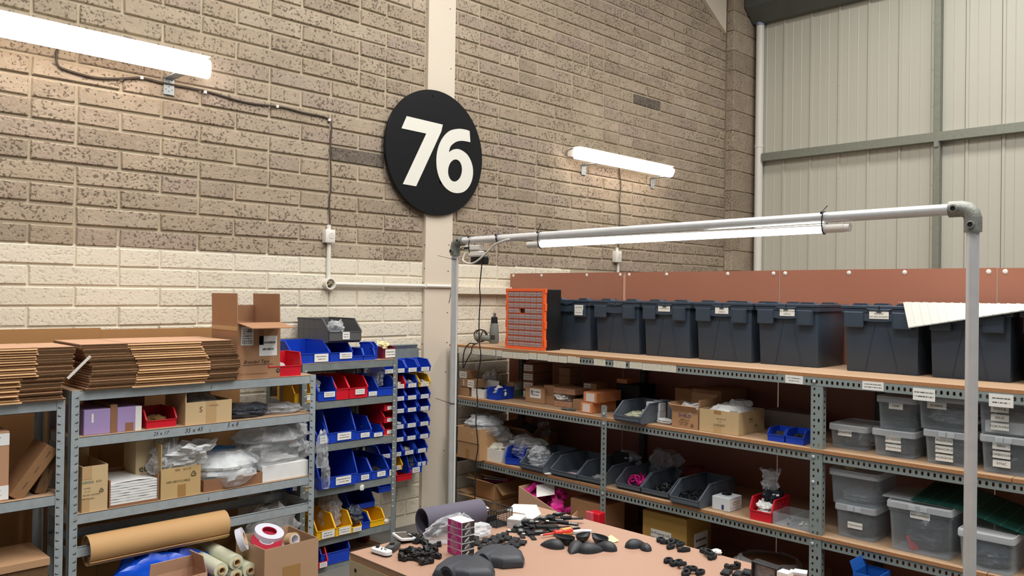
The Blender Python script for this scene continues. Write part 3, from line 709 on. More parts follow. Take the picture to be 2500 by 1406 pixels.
# folded cartons, each sheet a thing of its own
def flat_mesh(w, d, th, a, b):
    m = MB(); n = 6
    prof = [(0, th*.5)]+[(.008-.008*math.cos(R(x)), th*.5+th*.5*math.sin(R(x))) for x in (30, 60, 90)]
    fold = [(.002, 0)]+[(-.004+.006*(1-math.cos(R(x))), th*.5-th*.45*math.cos(R(x))) for x in (20, 60, 90, 120, 160)]+[(.002, th)]
    m.prism(fold+[(d, th), (d, 0)], 'x', -w/2+a, w/2-b, 0)
    for x0, x1, q in ((-w/2, -w/2+a-.003, .004), (w/2-b+.003, w/2, .006)):
        m.box(x0, x1, q+.002, d, 0, th*.44, 0); m.box(x0, x1, q, d-.004, th*.5, th*.96, 0)
        m.box(x0+.001, x1-.001, q-.0015+.002, q+.002, .0006, th*.38, 1); m.box(x0+.001, x1-.001, q-.0015, q, th*.56, th*.9, 1)
        xs = x0 if x0 < 0 else x1
        m.box(xs-.0008, xs+.0008, q+.01, d-.01, .0005, th*.4, 1)
    return m.mesh('folded_carton', [KRAFTP, CORR, FOLD], fix=True)
def flats(n, x0, x1, y, z, w, d, th, a, b, label, group, seed, wob=.012, tilt=0, shear=None):
    rr = random.Random(seed); me = [flat_mesh(w, d, th, a+rr.uniform(-.006, .006), b+rr.uniform(-.006, .006)) for _ in range(3)]
    for me_ in me:
        for p in me_.polygons:
            if p.material_index == 0 and p.normal.y < -.3: p.material_index = 2
    for k in range(n):
        f = (k/(n-1))
        sx = shear(f) if shear else 0
        o = link('folded_carton', me[k % 3], None, ((x0+x1)/2+sx+rr.uniform(-wob, wob)*.5, y+rr.uniform(0, wob), z+.0016+k*(th+.0003)), (0, 0, rr.uniform(-.006, .006)))
        tag(o, (ORDN[n-1-k] if k else 'lowest')+' '+label, 'folded carton', group)
A = at(215, 950, y=RY-.03); B = at(580, 925, y=RY-.03)
flats(19, A.x-.0, B.x, RY-.03, R2Z[0], B.x-A.x, .42, .0108, .20, .16, 'folded carton of the tall pile on top of the middle rack, counted downwards', 'folded cartons on the middle rack', 5, shear=lambda f: (.03*math.sin(PI*f)-.03*f))
A = at(0, 975, y=RY-.03); B = at(172, 960, y=RY-.03)
flats(11, B.x-.62, B.x-.03, RY-.03, R1Z[0], .6, .34, .0098, .24, .17, 'folded carton of the lower bundle on the leftmost rack, counted downwards', 'folded cartons, lower bundle, leftmost rack', 8, wob=.02)
flats(12, B.x-.62, B.x+.03, RY-.03, R1Z[0]+.112, .62, .34, .0103, .26, .15, 'folded carton of the upper bundle on the leftmost rack, counted downwards', 'folded cartons, upper bundle, leftmost rack', 9, wob=.014)
p0 = at(165, 924, y=RY-.055); p1 = at(221, 869, y=RY-.075)
tag(MB().bar(p0, p1, .003, .012).build('plastic_strip', WPL), 'slim white strip sticking out between two piles of folded cartons', 'strip')
# tall open carton with marker writing
pl = place(578, 925, 683, None, 783, R2Z[0]+.0015, 'A', y=RY+.02)
bx = carton('tall open carton marked Branded Tape on top of the middle rack', pl, .30, M('tape_carton', '#a87e5c', .82, var=.04), {'l': (2, .155), 'r': (-2, .155), 'f': (98, .16), 'b': (-12, .09)}, h=.295, cards=(
    ('f', .08, .36, .60, .93, SHIP, 'shipping_label', 'GB-CBT 5', .012), ('f', .50, .92, .40, .76, LBL1, 'address_label'),
    ('f', .48, .60, .60, .98, M('old_tape', '#8e6047', .5), 'tape'), ('l', .0, 1, .86, .94, TAPEC, 'tape')))
w, h = pl[2], .295
text('90', .03, bx, (-w*.24, -.0035, h*.85), INK, shear=.3); text('Branded Tape', .026, bx, (-w*.06, -.002, h*.30), INK, shear=.35)
text('No. 1 UK based manufacturing', .0125, bx, (-w*.12, -.002, h*.09), INKBR)
MB().bar((-w*.38, -.001, h*.245), (w*.33, -.001, h*.25), .001, .002).build('marker_line', INK, bx)
k = MB().cyl((w*.455, -.001, h*.12), (w*.455, -.0016, h*.12), .011, 20).build('round_mark', INK, bx); text('76', .011, k, (w*.455, -.0022, h*.12), WCARD)
pl = place(655, 917, 735, None, 859, R2Z[0]+.0015, 'A', y=RY+.02)
bin_('red bin on top of the middle rack beside the tall open carton', pl, .165, RED, .46, .12)
x = pl[0]; bag('pink-white plastic bag lying in the red bin on top of the middle rack', (x.x+.0, x.y+.13, x.z+.005), .12, .16, .07, 3, BAGM)

# ---- middle rack, second shelf
z2 = R2Z[1]+.0016
def lilac(px0, px1, pyb, pyt, lb, cards=()): 
    return carton(lb, place(px0, pyb, px1, None, pyt, z2, 'A', y=RY+.03), .25, M('lilac_card', '#a58fbe', .6, var=.03), None, cards=cards)
lilac(204, 269, 1062, 1000, 'lilac box at the left end of the second shelf of the middle rack', (('f', .28, .36, .48, .84, WPL, 'string_tie'),))
carton('thin brown carton standing between the two lilac boxes', place(269, 1057, 286, None, 988, z2, 'A', y=RY+.03), .26, KRAFTD)
lilac(286, 345, 1050, 990, 'lilac and white box with a torn brown patch, beside the red bin of brown parts', (('f', .74, 1, 0, 1, WCARD, 'white_sleeve'), ('f', .33, .66, 0, .36, KRAFTD, 'torn_patch')))
for px, lb in ((310, 'dark open lid of the boxes behind the lilac boxes'),):
    carton('dark brown open carton behind the lilac boxes', place(204, 1050, 352, None, 972, z2, 'A', y=RY+.29), .03, KRAFTD)
pl = place(357, 1046, 431, None, 1003, z2, 'A', y=RY+.04); bin_('small red bin of brown rubber bands on the second shelf of the middle rack', pl, .2, RED, .45, .2)
bag('heap of brown rubber bands in the small red bin', pl[0]+Vector((0, .09, .004)), pl[2]*.75, .12, .045, 11, M('rubber_brown', '#8e6a3c', .7), name='rubber_bands', cat='rubber bands', top=.3, amp=.4)
pl = place(452, 1040, 565, None, 985, z2, 'A', y=RY+.02)
carton('pale open carton of clear bags on the second shelf of the middle rack', pl, .25, KRAFTL, {'b': (0, .09), 'l': (0, .11)}, cards=(('f', .44, .66, 0, 1, TAPEC, 'tape'), ('f', .2, .45, .55, .75, None, 'lettering', 'S', .04, INKBR), ('f', .45, .75, .72, .86, None, 'lettering', 'MADE IN', .012, INKBR)), t=.006)
bag('clear bag of white parts bulging out of the pale open carton', pl[0]+Vector((0, .13, .015)), .19, .19, .125, 4, BAG, top=.4)
bag('white lining sheet inside the pale open carton', pl[0]+Vector((0, .13, .02)), .15, .16, .08, 5, WHITEB, top=.4)
a = at(610, 1020, y=RY+.1)
bag('flattened dark plastic bag on the second shelf near the right post', Vector((a.x-.02, RY+.13, z2)), .26, .20, .07, 6, BAGD, top=.5, amp=.3)
bag('flat clear bag lying beside the dark bag at the right end of the second shelf', Vector((a.x+.20, RY+.15, z2)), .24, .2, .05, 7, BAG, top=.5, amp=.3)
# ---- third shelf
z3 = R2Z[2]+.0016
pl = place(199, 1242, 262, None, 1130, z3, 'A', y=RY+.015)
w = pl[2]
b = carton('pale carton with green print at the left end of the third shelf', pl, .26, KRAFTL, {'b': (-5, .05)}, cards=(
    ('f', .0, .38, .72, 1, TAPEC, 'tape'), ('f', .0, .30, 0, .32, TAPEC, 'tape'), ('f', .0, .45, .60, .70, None, 'lettering', 'GREEN', .016, INKG), ('f', .5, .8, .61, .69, None, 'lettering', 'ECO', .012),
    ('f', .0, .4, .49, .55, None, 'lettering', 'POSTER', .008), ('f', .0, .4, .42, .48, None, 'lettering', '10 x 14"', .008), ('f', .0, .75, .34, .40, None, 'lettering', 'PRICED CONTENT', .009), ('f', .0, .5, .26, .32, None, 'lettering', 'RECYCLABLE', .009)))
def recycle(parent, x, z, s, mat=INK, y=-.002):
    m = MB()
    P = [Vector((x+s*math.sin(R(a)), y, z+s*math.cos(R(a)))) for a in (0, 120, 240)]
    for i in range(3):
        a_, b_ = P[i], P[(i+1) % 3]; m.bar(a_.lerp(b_, .12), a_.lerp(b_, .86), .001, s*.16)
    m.build('recycling_mark', mat, parent); text('4', s*.8, parent, (x, y, z), mat)
recycle(b, w*.25, pl[3]*.44, .013)
pl = place(266, 1240, 387, None, 1155, z3, 'A', y=RY+.012)
t = thing('card_tray', 'low brown card tray of folded white poly sheets on the third shelf', 'tray', pl[0]); w = pl[2]
m = MB(); m.box(-w/2, w/2, 0, .27, 0, .005); m.box(-w/2, -w/2+.006, 0, .27, .005, .13); m.box(w/2-.006, w/2, 0, .27, .005, .13); m.box(-w/2+.006, w/2-.006, .264, .27, .005, .135); m.box(-w/2+.006, w/2-.006, 0, .004, .005, .012); m.build('tray_body', KRAFTD, t)
rr = random.Random(4)
for i in range(9):
    q = MB(); ww = pl[2]*.94; sd = i
    q.grid(lambda u, v: Vector((-ww/2+ww*u+.004*noise.noise(Vector((v*6, sd, 0))), .006+.25*v, .009+i*.0125+.004*noise.noise(Vector((u*4, v*3, sd)))+(.006 if i == 8 else 0)*math.sin(PI*u))), 10, 6)
    q.grid(lambda u, v: Vector((-ww/2+ww*u+.004*noise.noise(Vector((0, sd, 0))), .004+.003*noise.noise(Vector((u*9, sd, 2))), .0+i*.0125+.0105*v+.003*noise.noise(Vector((u*5, v, sd))))), 16, 2)
    tag(q.build('poly_sheet', WHITEB, None, pl[0], fix=False), (ORDN[8-i] if i else 'lowest')+' folded white poly sheet of the pile in the low tray', 'poly sheet', 'white poly sheets in the tray')
carton('cream upright carton with a dark scribble, behind the tray of poly sheets', place(330, 1215, 398, None, 1068, z3, 'A', y=RY+.13), .16, M('cream_card', '#c9b48e', .8), None, cards=(('f', .15, .6, .35, .6, None, 'lettering', 'ebh', .05, INK),))
pl = place(392, 1222, 489, None, 1148, z3, 'A', y=RY+.012); w = pl[2]; h = pl[3]
b = carton('pale carton printed 100% RECYCLABLE on the third shelf', pl, .27, M('recyclable_carton', '#c4a672', .8, var=.04), {'l': (0, .12), 'b': (0, .1)}, cards=(
    ('f', .42, .62, 0, .42, TAPE, 'tape'), ('f', .2, .9, .86, .97, None, 'lettering', 'SIZE:   10 x 14"', .013), ('f', .12, .72, .48, .60, None, 'lettering', '100% RECYCLABLE', .0145)))
recycle(b, w*.31, h*.72, .018)
bag('clear bag full of white packets sliding out of the RECYCLABLE carton', pl[0]+Vector((.03, .10, h*.85)), .24, .2, .13, 12, BAGM, top=.75, amp=.35, lean=(.07, -.06))
bag('crumpled clear bag hanging over the front of the RECYCLABLE carton', pl[0]+Vector((-.08, .06, h*.8)), .12, .12, .17, 13, BAG, top=.5, amp=.45, lean=(.05, .03))
pl = place(497, 1208, 640, None, 1150, z3, 'A', y=RY+.02); x = pl[0]
carton('low brown tray under the big white poly bags on the third shelf', pl, .26, KRAFTD, {}, h=.06)
bag('big white poly bag heaped in the low tray on the third shelf', x+Vector((0, .13, .0)), pl[2]*1.02, .27, .155, 14, WHITEB, top=.55, amp=.18)
bag('thin clear film draped over the big white poly bag', x+Vector((.01, .125, .004)), pl[2]*1.12, .31, .175, 15, BAG, top=.5, amp=.2)
q = at(690, 1190, y=RY+.05)
bag('blue-edged white poly bag behind the big white one on the third shelf', x+Vector((-.02, .21, .13)), .26, .1, .06, 16, M('blue_film', '#4b8fd0', .4), top=.3)
carton('white poly envelope pack at the right end of the third shelf', place(640, 1182, 752, None, 1142, z3, 'A', y=RY+.02), .24, WHITEB, None, name='envelope_pack', cat='envelope pack')
bag('large clear crumpled bag filling the right end of the third shelf', Vector((q.x+.0, RY+.17, z3+.07)), .44, .3, .225, 17, BAGM if 0 else BAG, top=.6, amp=.3)
bag('loose clear plastic bag hanging past the right post of the middle rack', Vector((2.50, RY-.01, z3+.04)), .07, .05, .2, 18, BAG, top=.5, amp=.4)

# ---- kraft roll on its bar and things below
a = at(212, 1357, y=RY-.0); b2 = at(551, 1292, y=RY-.0)
zc = R2Z[3]-.022; t = thing('kraft_paper_roll', 'long roll of brown kraft paper hung on the bar of the middle rack', 'paper roll', ((a.x+b2.x)/2, RY+.012, zc))
L = (b2.x-a.x)/2
def spiral(k0, k1, n=40):
    return [(.060+.010*i/n)*1.0 for i in range(n+1)]
m = MB(); n = 48; out = []; inn = []
for i in range(n+1):
    an = R(-60)+2*PI*1.06*i/n; rr_ = .064+.009*i/n; out.append((-math.cos(an)*rr_, math.sin(an)*rr_)); inn.append((-math.cos(an)*(rr_-.0035), math.sin(an)*(rr_-.0035)))
m.prism(out+inn[::-1], 'x', -L, L); m.build('paper', M('kraft_paper', '#c49a66', .7, var=.03), t)
m = MB(); n = 24
m.loft([[Vector((x, math.cos(2*PI*i/n)*r, math.sin(2*PI*i/n)*r)) for i in range(n)] for x, r in ((-L+.012, .030), (-L+.012, .060), (L-.012, .060), (L-.012, .030), (-L+.012, .030))], False, False); m.build('paper_core', KRAFT, t)
bag('crumpled bright blue polythene under the brown paper roll', Vector((1.60, RY+.01, .107)), .54, .16, .27, 20, M('blue_polythene', '#0f53d6', .25, bump=.4, bs=20), top=.45, amp=.35)
p = at(452, 1406, y=RY-.26)
carton('brown open carton with torn flap and marker writing, in front of the blue polythene', (Vector((p.x-.005, RY-.27, .0)), .06, .22, .17), .13, KRAFTP, {'r': (-14, .085), 'b': (-10, .06)}, h=.318, cards=(('f', .40, .90, .86, .95, None, 'lettering', 'PASTA\nGUEST', .03, INK),))
ROLLM = M('stretch_film', '#d9dcc2', .3)
for i, (px, py, lb) in enumerate(((577, 1372, 'topmost'), (540, 1392, 'left lower'), (610, 1392, 'right lower'), (577, 1404, 'bottom middle'))):
    c_ = at(px, py, y=RY-.22); t = thing('stretch_film_roll', 'pale roll of stretch film, %s of the little stack by the tape carton' % lb, 'film roll', c_, 0, 'stretch film rolls')
    r_ = .036 if i != 3 else .03; m = MB(); n = 24
    m.loft([[Vector((math.cos(2*PI*k/n)*r, y, math.sin(2*PI*k/n)*r)) for k in range(n)] for y, r in ((0, .019), (0, r_), (.36, r_), (.36, .019), (0, .019))], False, False); m.build('film', ROLLM, t, ang=40)
    m = MB(); m.loft([[Vector((math.cos(2*PI*k/n)*r, y, math.sin(2*PI*k/n)*r)) for k in range(n)] for y, r in ((-.012, .014), (-.012, .0188), (.37, .0188), (.37, .014), (-.012, .014))], False, False); m.build('roll_core', KRAFTL, t, ang=40)
pl = place(645, 1420, 776, None, 1317, 0, 'A', y=RY-.32); pl = (Vector((pl[0].x, RY-.32, .0)), 0, pl[2], 0)
zt_ = at(645, 1343, y=RY-.32).z
carton('brown carton under the stretch film rolls', (Vector((1.76, RY-.24, 0)), 0, .30, .2), .20, KRAFT, None, h=.19)
pbx = carton('big open brown carton full of tape rolls in front of the middle rack', pl, .30, M('tape_box', '#b89474', .82, var=.03), {}, h=zt_, cards=(('f', .33, .66, .0, .72, TAPE, 'tape'),))
def taperoll(label, c_, r, r0, w, mats, axis, group=None):
    t = thing('tape_roll', label, 'tape', c_, 0, group); t.rotation_euler = Vector(axis).to_track_quat('Z', 'Y').to_euler()
    m = MB(); n = 28; m.loft([[Vector((math.cos(2*PI*k/n)*q, math.sin(2*PI*k/n)*q, z)) for k in range(n)] for z, q in ((-w/2, r0), (-w/2, r), (w/2, r), (w/2, r0), (-w/2, r0))], False, False); m.build('tape_winding', mats[0], t, ang=40)
    m = MB(); m.loft([[Vector((math.cos(2*PI*k/n)*q, math.sin(2*PI*k/n)*q, z)) for k in range(n)] for z, q in ((-w/2-.002, r0-.004), (-w/2-.002, r0), (w/2+.002, r0), (w/2+.002, r0-.004), (-w/2-.002, r0-.004))], False, False); m.build('tape_core', mats[1], t, ang=40)
yy = RY-.17; REDT = M('red_tape', '#a51d33', .35); WT = M('white_tape', '#dcdce6', .3); CLT = M('greyish_tape', '#8c8790', .3); BRT = M('tan_tape', '#cfae86', .5)
for lb, px, py, r, r0, w, mm, ax, dy in (
        ('white tape roll leaning at the left inside the tape carton', 590, 1317, .058, .034, .03, (WT, KRAFTL), (.8, -.5, .35), 0),
        ('large white and red printed tape roll lying in the tape carton', 655, 1306, .075, .038, .048, (WT, REDT), (.1, -.35, 1), .02),
        ('red printed tape roll below the large white one in the tape carton', 650, 1325, .078, .038, .03, (REDT, WT), (.0, -.4, 1), -.02),
        ('grey tape roll at the front of the tape carton', 668, 1340, .055, .03, .03, (CLT, REDT), (.1, -.6, 1), -.06),
        ('tan paper tape roll standing on the right in the tape carton', 713, 1318, .037, .027, .04, (BRT, WT), (.25, -1, .25), -.05)):
    c_ = at(px, py, y=yy+dy); taperoll(lb, c_, r, r0, w, mm, ax)
bag('crumpled white polythene behind the tape rolls', Vector((at(660, 1260, y=RY+.16).x, RY+.17, .107)), .3, .2, .33, 22, BAGM, top=.4, amp=.35)

# ---- leftmost rack, lower shelves
z = R1Z[1]+.0016
carton('pink-labelled carton cut by the left edge, on the second shelf of the leftmost rack', (Vector((.86, RY+.03, z)), 0, .22, .27), .26, M('pinkish_carton', '#bd8f6e', .8), None, h=.30, cards=(('f', .0, 1, .80, .97, LBL1, 'printed_band'), ('f', .0, 1, .02, .22, LBL1, 'printed_band')))
def lean(label, px0, py0, px1, py1, wd, th, mat, y, d):
    a_ = at(px0, py0, y=y); b_ = at(px1, py1, y=y); dv = (b_-a_); L_ = dv.length; an = math.atan2(dv.x, dv.z)
    o = thing('folded_box', label, 'box', a_, 0); MB().box(-th/2, th/2, 0, d, 0, L_).build('box_body', mat, o, bevel=.002)
    for f in (.2, .5, .8): MB().box(-.001, .001, -.0015, 0, L_*f, L_*f+.03).build('slot', SLOT, o)
    o.rotation_euler = (0, an, 0); return o
lean('flat brown folded box leaning to the right on the leftmost rack', 37, 1218, 130, 1092, .1, .058, M('leaning_card', '#8d6743', .85), RY+.03, .2)
lean('second corrugated folded box leaning behind the first on the leftmost rack', 98, 1206, 135, 1110, .1, .045, CORR, RY+.06, .2)
zz = R1Z[2]+.0016
carton('dark carton with a slot in its lid on the lower shelf of the leftmost rack', (Vector((.98, RY+.0, zz+.10)), 0, .30, .07), .3, KRAFT, None, h=.035)
carton('stack of dark folded card below the slotted lid on the leftmost rack', (Vector((.98, RY+.01, zz)), 0, .29, .1), .28, CORR, None, h=.10, cards=(('f', .0, 1, .48, .50, SLOT, 'gap'), ('f', .45, .455, 0, 1, SLOT, 'gap'), ('f', .66, .665, 0, .5, SLOT, 'gap')))
# ================================================================== RACK OF COLOURED BINS
B3 = 4.18; K3 = 1.022
def b3(lb, x0, x1, pyb, pyt, lev, mat, d=.2, dy=.02, card=(.3, .95, .2, .85), lip=.42, sl=.2, **k):
    return bin_(lb, place(x0, pyb, x1, None, pyt, R3Z[lev]+.0016, 'A', y=B3+dy), d, mat, lip, sl, card, **k)
b3('large dark blue bin at the left end of the top of the bin rack', 712, 805, 887, 833, 0, BLUE, .27, .02, (.58, .95, .1, .9), .46, .3)
b3('dark blue bin under the charcoal bin, on top of the bin rack', 806, 861, 884, 834, 0, BLUE, .27, .02, (.4, .95, .3, .95), .46, .3)
pl = place(803, 842, 882, None, 783, R3Z[0]+.113, 'A', y=B3+.03)
bin_('big charcoal bin perched on the two dark blue bins on top of the bin rack', (pl[0], 0, pl[2], pl[3]), .36, GREYBD, .48, .22, (.4, .62, .3, .95), True)
bag('clear bag of white bits hanging out of the charcoal bin', pl[0]+Vector((-.03, .06, .02)), .1, .1, .11, 31, BAG, top=.5, amp=.4)
b3('small blue bin beside the dark blue pair on top of the bin rack', 860, 887, 880, 851, 0, BLUE, .12, .02, None)
b3('second small blue bin beside the first on top of the bin rack', 888, 915, 879, 850, 0, BLUE, .12, .02, None)
pl = place(905, 876, 931, None, 838, R3Z[0]+.0016, 'A', y=B3+.05); bin_('narrow blue bin stood on end on top of the bin rack', (pl[0], .5, .05, .105), .10, BLUE, .7, .3, None, h=.105)
pl = place(931, 872, 968, None, 850, R3Z[0]+.0016, 'A', y=B3+.05)
bin_('burgundy bin with a white card, right end of the bin rack top', (pl[0]+Vector((0, 0, 0)), .06, .105, .07), .15, M('burgundy_bin', '#6e1230', .4), .85, .3, (.18, .95, .1, .92), h=.075)
bag('cream sponge pieces piled in the burgundy bin', pl[0]+Vector((0, .08, .03)), .085, .1, .075, 33, M('cream_foam', '#e6dba6', .8), name='sponge_pieces', cat='sponge', top=.6, amp=.4)
bin_('dark blue shallow tray under the burgundy bin', (pl[0]+Vector((.01, -.03, 0)), -.2, .10, .03), .1, DBLUE, .6, .3, None, h=.025) if 0 else None
# second shelf
b3('yellow bin seen between the two posts on the second shelf of the bin rack', 719, 763, 981, 938, 1, YEL, .2, .03, (.3, .85, .2, .8), .5)
b3('bagged blue bin left of the red pair on the bin rack', 777, 821, 978, 922, 1, BLUE, .28, .0, (.3, .9, .4, .95), .42)
bag('clear bag of dark parts sagging from the blue bin beside the red pair', Vector((2.56*K3, B3+.1, R3Z[1]+.01)), .06, .12, .12, 35, BAG, top=.5, amp=.4)
b3('left red bin of the red pair on the second shelf of the bin rack', 821, 852, 971, 917, 1, RED, .3, .0, None, .5)
b3('right red bin of the red pair, with a barcode card, on the second shelf', 853, 898, 969, 917, 1, RED, .3, .0, (.3, .8, .35, .85), .5)
b3('small pale-carded blue bin right of the red pair on the second shelf', 898, 922, 962, 935, 1, BLUE, .14, .01, (.05, .9, .15, .9), .5)
b3('dark blue bin holding a clear bag, right end of second bin shelf', 922, 966, 961, 916, 1, BLUE, .3, .0, None, .45)
bag('clear bag of black and white parts in the dark blue bin on the second shelf', Vector((3.01*K3, B3+.12, R3Z[1]+.05)), .09, .14, .14, 36, BAG, top=.5, amp=.4)
# third
b3('blue bin half hidden by the post, third shelf of bin rack', 772, 799, 1083, 1034, 2, BLUE, .25, .0, (.3, .95, .1, .9), .5)
b3('largest blue bin with a pale card on the third shelf of the bin rack', 800, 868, 1080, 1003, 2, BLUE, .35, .0, (.33, .82, .2, .9), .33)
b3('middle-sized blue bin with a barcode card on the third shelf of the bin rack', 868, 907, 1066, 1015, 2, BLUE, .3, .0, (.3, .85, .2, .75), .4)
b3('small blue bin of dark parts on the third shelf of the bin rack', 908, 937, 1060, 1034, 2, BLUE, .2, .0, (.15, .85, .1, .85), .48)
bag('clear bag in the small blue bin on the third shelf of the bin rack', Vector((2.93*K3, B3+.1, R3Z[2]+.02)), .05, .1, .08, 38, BAGD, top=.5, amp=.4)
pl = place(938, 1056, 968, None, 1030, R3Z[2]+.0016, 'A', y=B3+.02); hh = .073
for i, lb in enumerate(('bottom', 'middle', 'top')):
    bin_('%s red bin of the three stacked at the right of the third shelf' % lb, (pl[0]+Vector((0, .0, i*(hh+.003))), 0, pl[2], hh), .28, RED, .5, .14, (.2, .95, .2, .8), h=hh)
# fourth
b3('largest blue bin with a pale card on the fourth shelf of the bin rack', 779, 872, 1190, 1107, 3, BLUE, .33, -.02, (.42, .82, .2, .9), .33, rot=None)
b3('middle-sized blue bin beside the largest one on the fourth shelf', 872, 907, 1167, 1118, 3, BLUE, .3, .0, (.25, .8, .2, .8), .42)
b3('blue bin of black parts on the fourth shelf of the bin rack', 908, 948, 1161, 1112, 3, BLUE, .32, .0, (.3, .8, .25, .85), .42)
b3('narrow blue bin with a grey card at the right end of the fourth shelf', 949, 968, 1150, 1115, 3, BLUE, .2, .01, (.05, .9, .1, .9), .5)
bag('clear bag drooping over the largest blue bin on the fourth shelf', Vector((2.57*K3, B3-.03, R3Z[3]+.01)), .05, .05, .17, 39, BAG, top=.4, amp=.4)
bag('small heap of black parts in the blue bin on the fourth shelf', Vector((2.985*K3, B3+.12, R3Z[3]+.006)), .08, .16, .05, 40, BLKM, name='black_parts', cat='parts', top=.3, amp=.5)
bag('white paper scrap hanging from the fourth rail of the bin rack', Vector((2.84*K3, B3-.004, R3Z[3]-.05)), .03, .012, .035, 41, WCARD, name='paper_scrap', cat='paper', top=.4, amp=.3)
# fifth
pl = place(835, 1232, 928, None, 1195, R3Z[4]+.09, 'A', y=B3+.06)
bin_('dark blue bin raised at the back of the fifth bin rack shelf', (at(884, 1247, y=B3+.09), 0, .19, .12), .26, BLUE, .4, .25, None, True, h=.115)
b3('left yellow bin with a long card on the fifth shelf of the bin rack', 773, 818, 1317, 1263, 4, YEL, .28, -.02, (.25, .95, .1, .9), .42)
b3('middle yellow bin with a long card on the fifth shelf of the bin rack', 819, 859, 1303, 1252, 4, YEL, .28, -.02, (.2, .9, .1, .9), .42)
b3('smaller yellow bin of dark film on the fifth bin rack shelf', 859, 883, 1291, 1264, 4, YEL, .15, -.02, (.1, .95, .1, .9), .5)
b3('blue bin between two yellow ones on the fifth shelf of the bin rack', 884, 903, 1284, 1252, 4, BLUE, .2, .0, None, .5)
b3('right yellow bin without a card on the fifth shelf of the bin rack', 904, 939, 1279, 1243, 4, YEL, .2, .0, None, .42)
bag('clear crumpled bag standing in the yellow bins on the fifth shelf', Vector((2.70*K3, B3+.12, R3Z[4]+.03)), .13, .12, .2, 42, BAG, top=.5, amp=.45)
bag('dark film bag pulled over the smaller yellow bin on the fifth shelf', Vector((2.82*K3, B3+.05, R3Z[4]+.04)), .1, .12, .1, 43, BAGD, top=.4, amp=.4)
bag('black bag of clips behind the left yellow bin on the fifth shelf', Vector((2.50*K3, B3+.16, R3Z[4]+.03)), .12, .12, .08, 44, BAGD, top=.5, amp=.4)
bag('crumpled white paper at the right end of the fifth shelf of the bin rack', Vector((3.05*K3, B3+.06, R3Z[4]+.002)), .07, .08, .015, 45, WCARD, name='crumpled_paper', cat='paper', top=.5, amp=.3)
# bottom
b3('large dark blue bin at the bottom of the bin rack', 783, 853, 1402, 1332, 5, BLUE, .3, .0, None, .42)
b3('red bin at the bottom of the bin rack left of the large dark blue one', 774, 800, 1402, 1352, 5, RED, .24, -.02, (.2, .9, .1, .9), .3)
bag('black bag lying on top of the bottom blue bin', Vector((2.82*K3, B3+.2, R3Z[5]+.105)), .3, .16, .07, 46, BAGD, top=.4, amp=.4)
bag('dark red bag at the bottom right of the bin rack', Vector((3.03*K3, B3+.25, R3Z[5]+.002)), .08, .1, .14, 47, M('dark_red_film', '#6e1e22', .4), top=.5, amp=.3)
b3('blue bin glimpsed left of the posts on the fourth shelf', 709, 733, 1205, 1165, 3, BLUE, .2, .06, (.2, .95, .1, .9), .5)
b3('yellow bin glimpsed between the posts on the fourth shelf', 734, 762, 1200, 1160, 3, YEL, .2, .06, (.1, .95, .2, .9), .5)

# ------------------------------------------------------------------ louvred panel of small bins on the painted wall
LX = [at(px, 960, y=4.50).x for px in (948, 975.5, 1005, 1036.5)]
lp = thing('louvre_panel', 'grey louvred panel of small wall bins on the painted blocks left of the column', 'panel', (3.30, 4.592, 1.3))
MB().box(-.32, .36, .0, .006, -.68, -.04).build('back_plate', GALVD, lp); 
pz = [1.238-.104*i for i in range(9)]
for i in range(9): MB().prism([(0, pz[i]-1.3+.02), (-.012, pz[i]-1.3+.045), (0, pz[i]-1.3+.05)], 'x', -.30, .34).build('louvre', GALVD, lp)
ORD = ('first', 'second', 'third', 'fourth', 'fifth', 'sixth', 'seventh', 'eighth')
CN = ('hidden left', 'left', 'middle', 'right')
rowz = [at(1045, v, y=4.46).z for v in (905, 942, 971, 1000, 1037, 1067, 1101, 1133)]
for r_ in range(8):
    for c_ in range(4):
        if r_ == 7 and c_ < 3 and c_ != 1: continue
        mt = {(1, 1): RED, (1, 3): YEL, (1, 0): YEL, (7, 1): YEL}.get((r_, c_), BLUE)
        nm = {BLUE: 'blue', RED: 'red', YEL: 'yellow'}[mt]
        a_ = at((948, 975, 1005, 1036)[c_]-(5 if r_ in (6, 7) else 0), 960, y=4.44); w = .098
        ex = {(1, 1): ' of screws', (1, 2): ' of silver screws', (1, 3): ' of washers', (6, 2): ' of long silver bits', (4, 1): ' with a white bag'}.get((r_, c_), '')
        lb = '%s wall bin%s, %s row, %s column of the louvred panel' % (nm, ex, ORD[r_], CN[c_])
        z = rowz[r_]
        bin_(lb, (Vector((a_.x+w/2-.045, 4.44, z)), 0, w, .07), .148, mt, .42, .3, (.12, .82, .12, .95), name='wall_bin', group='small bins on the louvred panel', h=.078, rot=(R(3), 0))
        if ex: bag('heap of small metal fixings in the %s wall bin, %s row, %s column' % (nm, ORD[r_], CN[c_]), Vector((a_.x+w/2-.045, 4.50, z+.006)), .08, .1, .042, 50+r_*4+c_, M('zinc_bits', '#b9b7ae', .4, .5, var=.3, vs=200) if r_ != 4 else BAGM, name='screw_heap', cat='fixings', top=.35, amp=.5, group='fixings in the wall bins')
a_ = at(1012, 1150, y=4.44)
bin_('tall blue wall bin of dark film at the bottom of the louvred panel', (Vector((a_.x, 4.43, at(1012, 1155, y=4.43).z)), 0, .115, .13), .15, BLUE, .35, .2, (.25, .8, .1, .9), name='wall_bin', group='small bins on the louvred panel', h=.125)
bag('dark folded film in the tall blue wall bin', Vector((a_.x, 4.50, at(1012, 1155, y=4.43).z+.01)), .075, .08, .10, 88, BAGD, top=.6, amp=.2)
a_ = at(985, 1172, y=4.43)
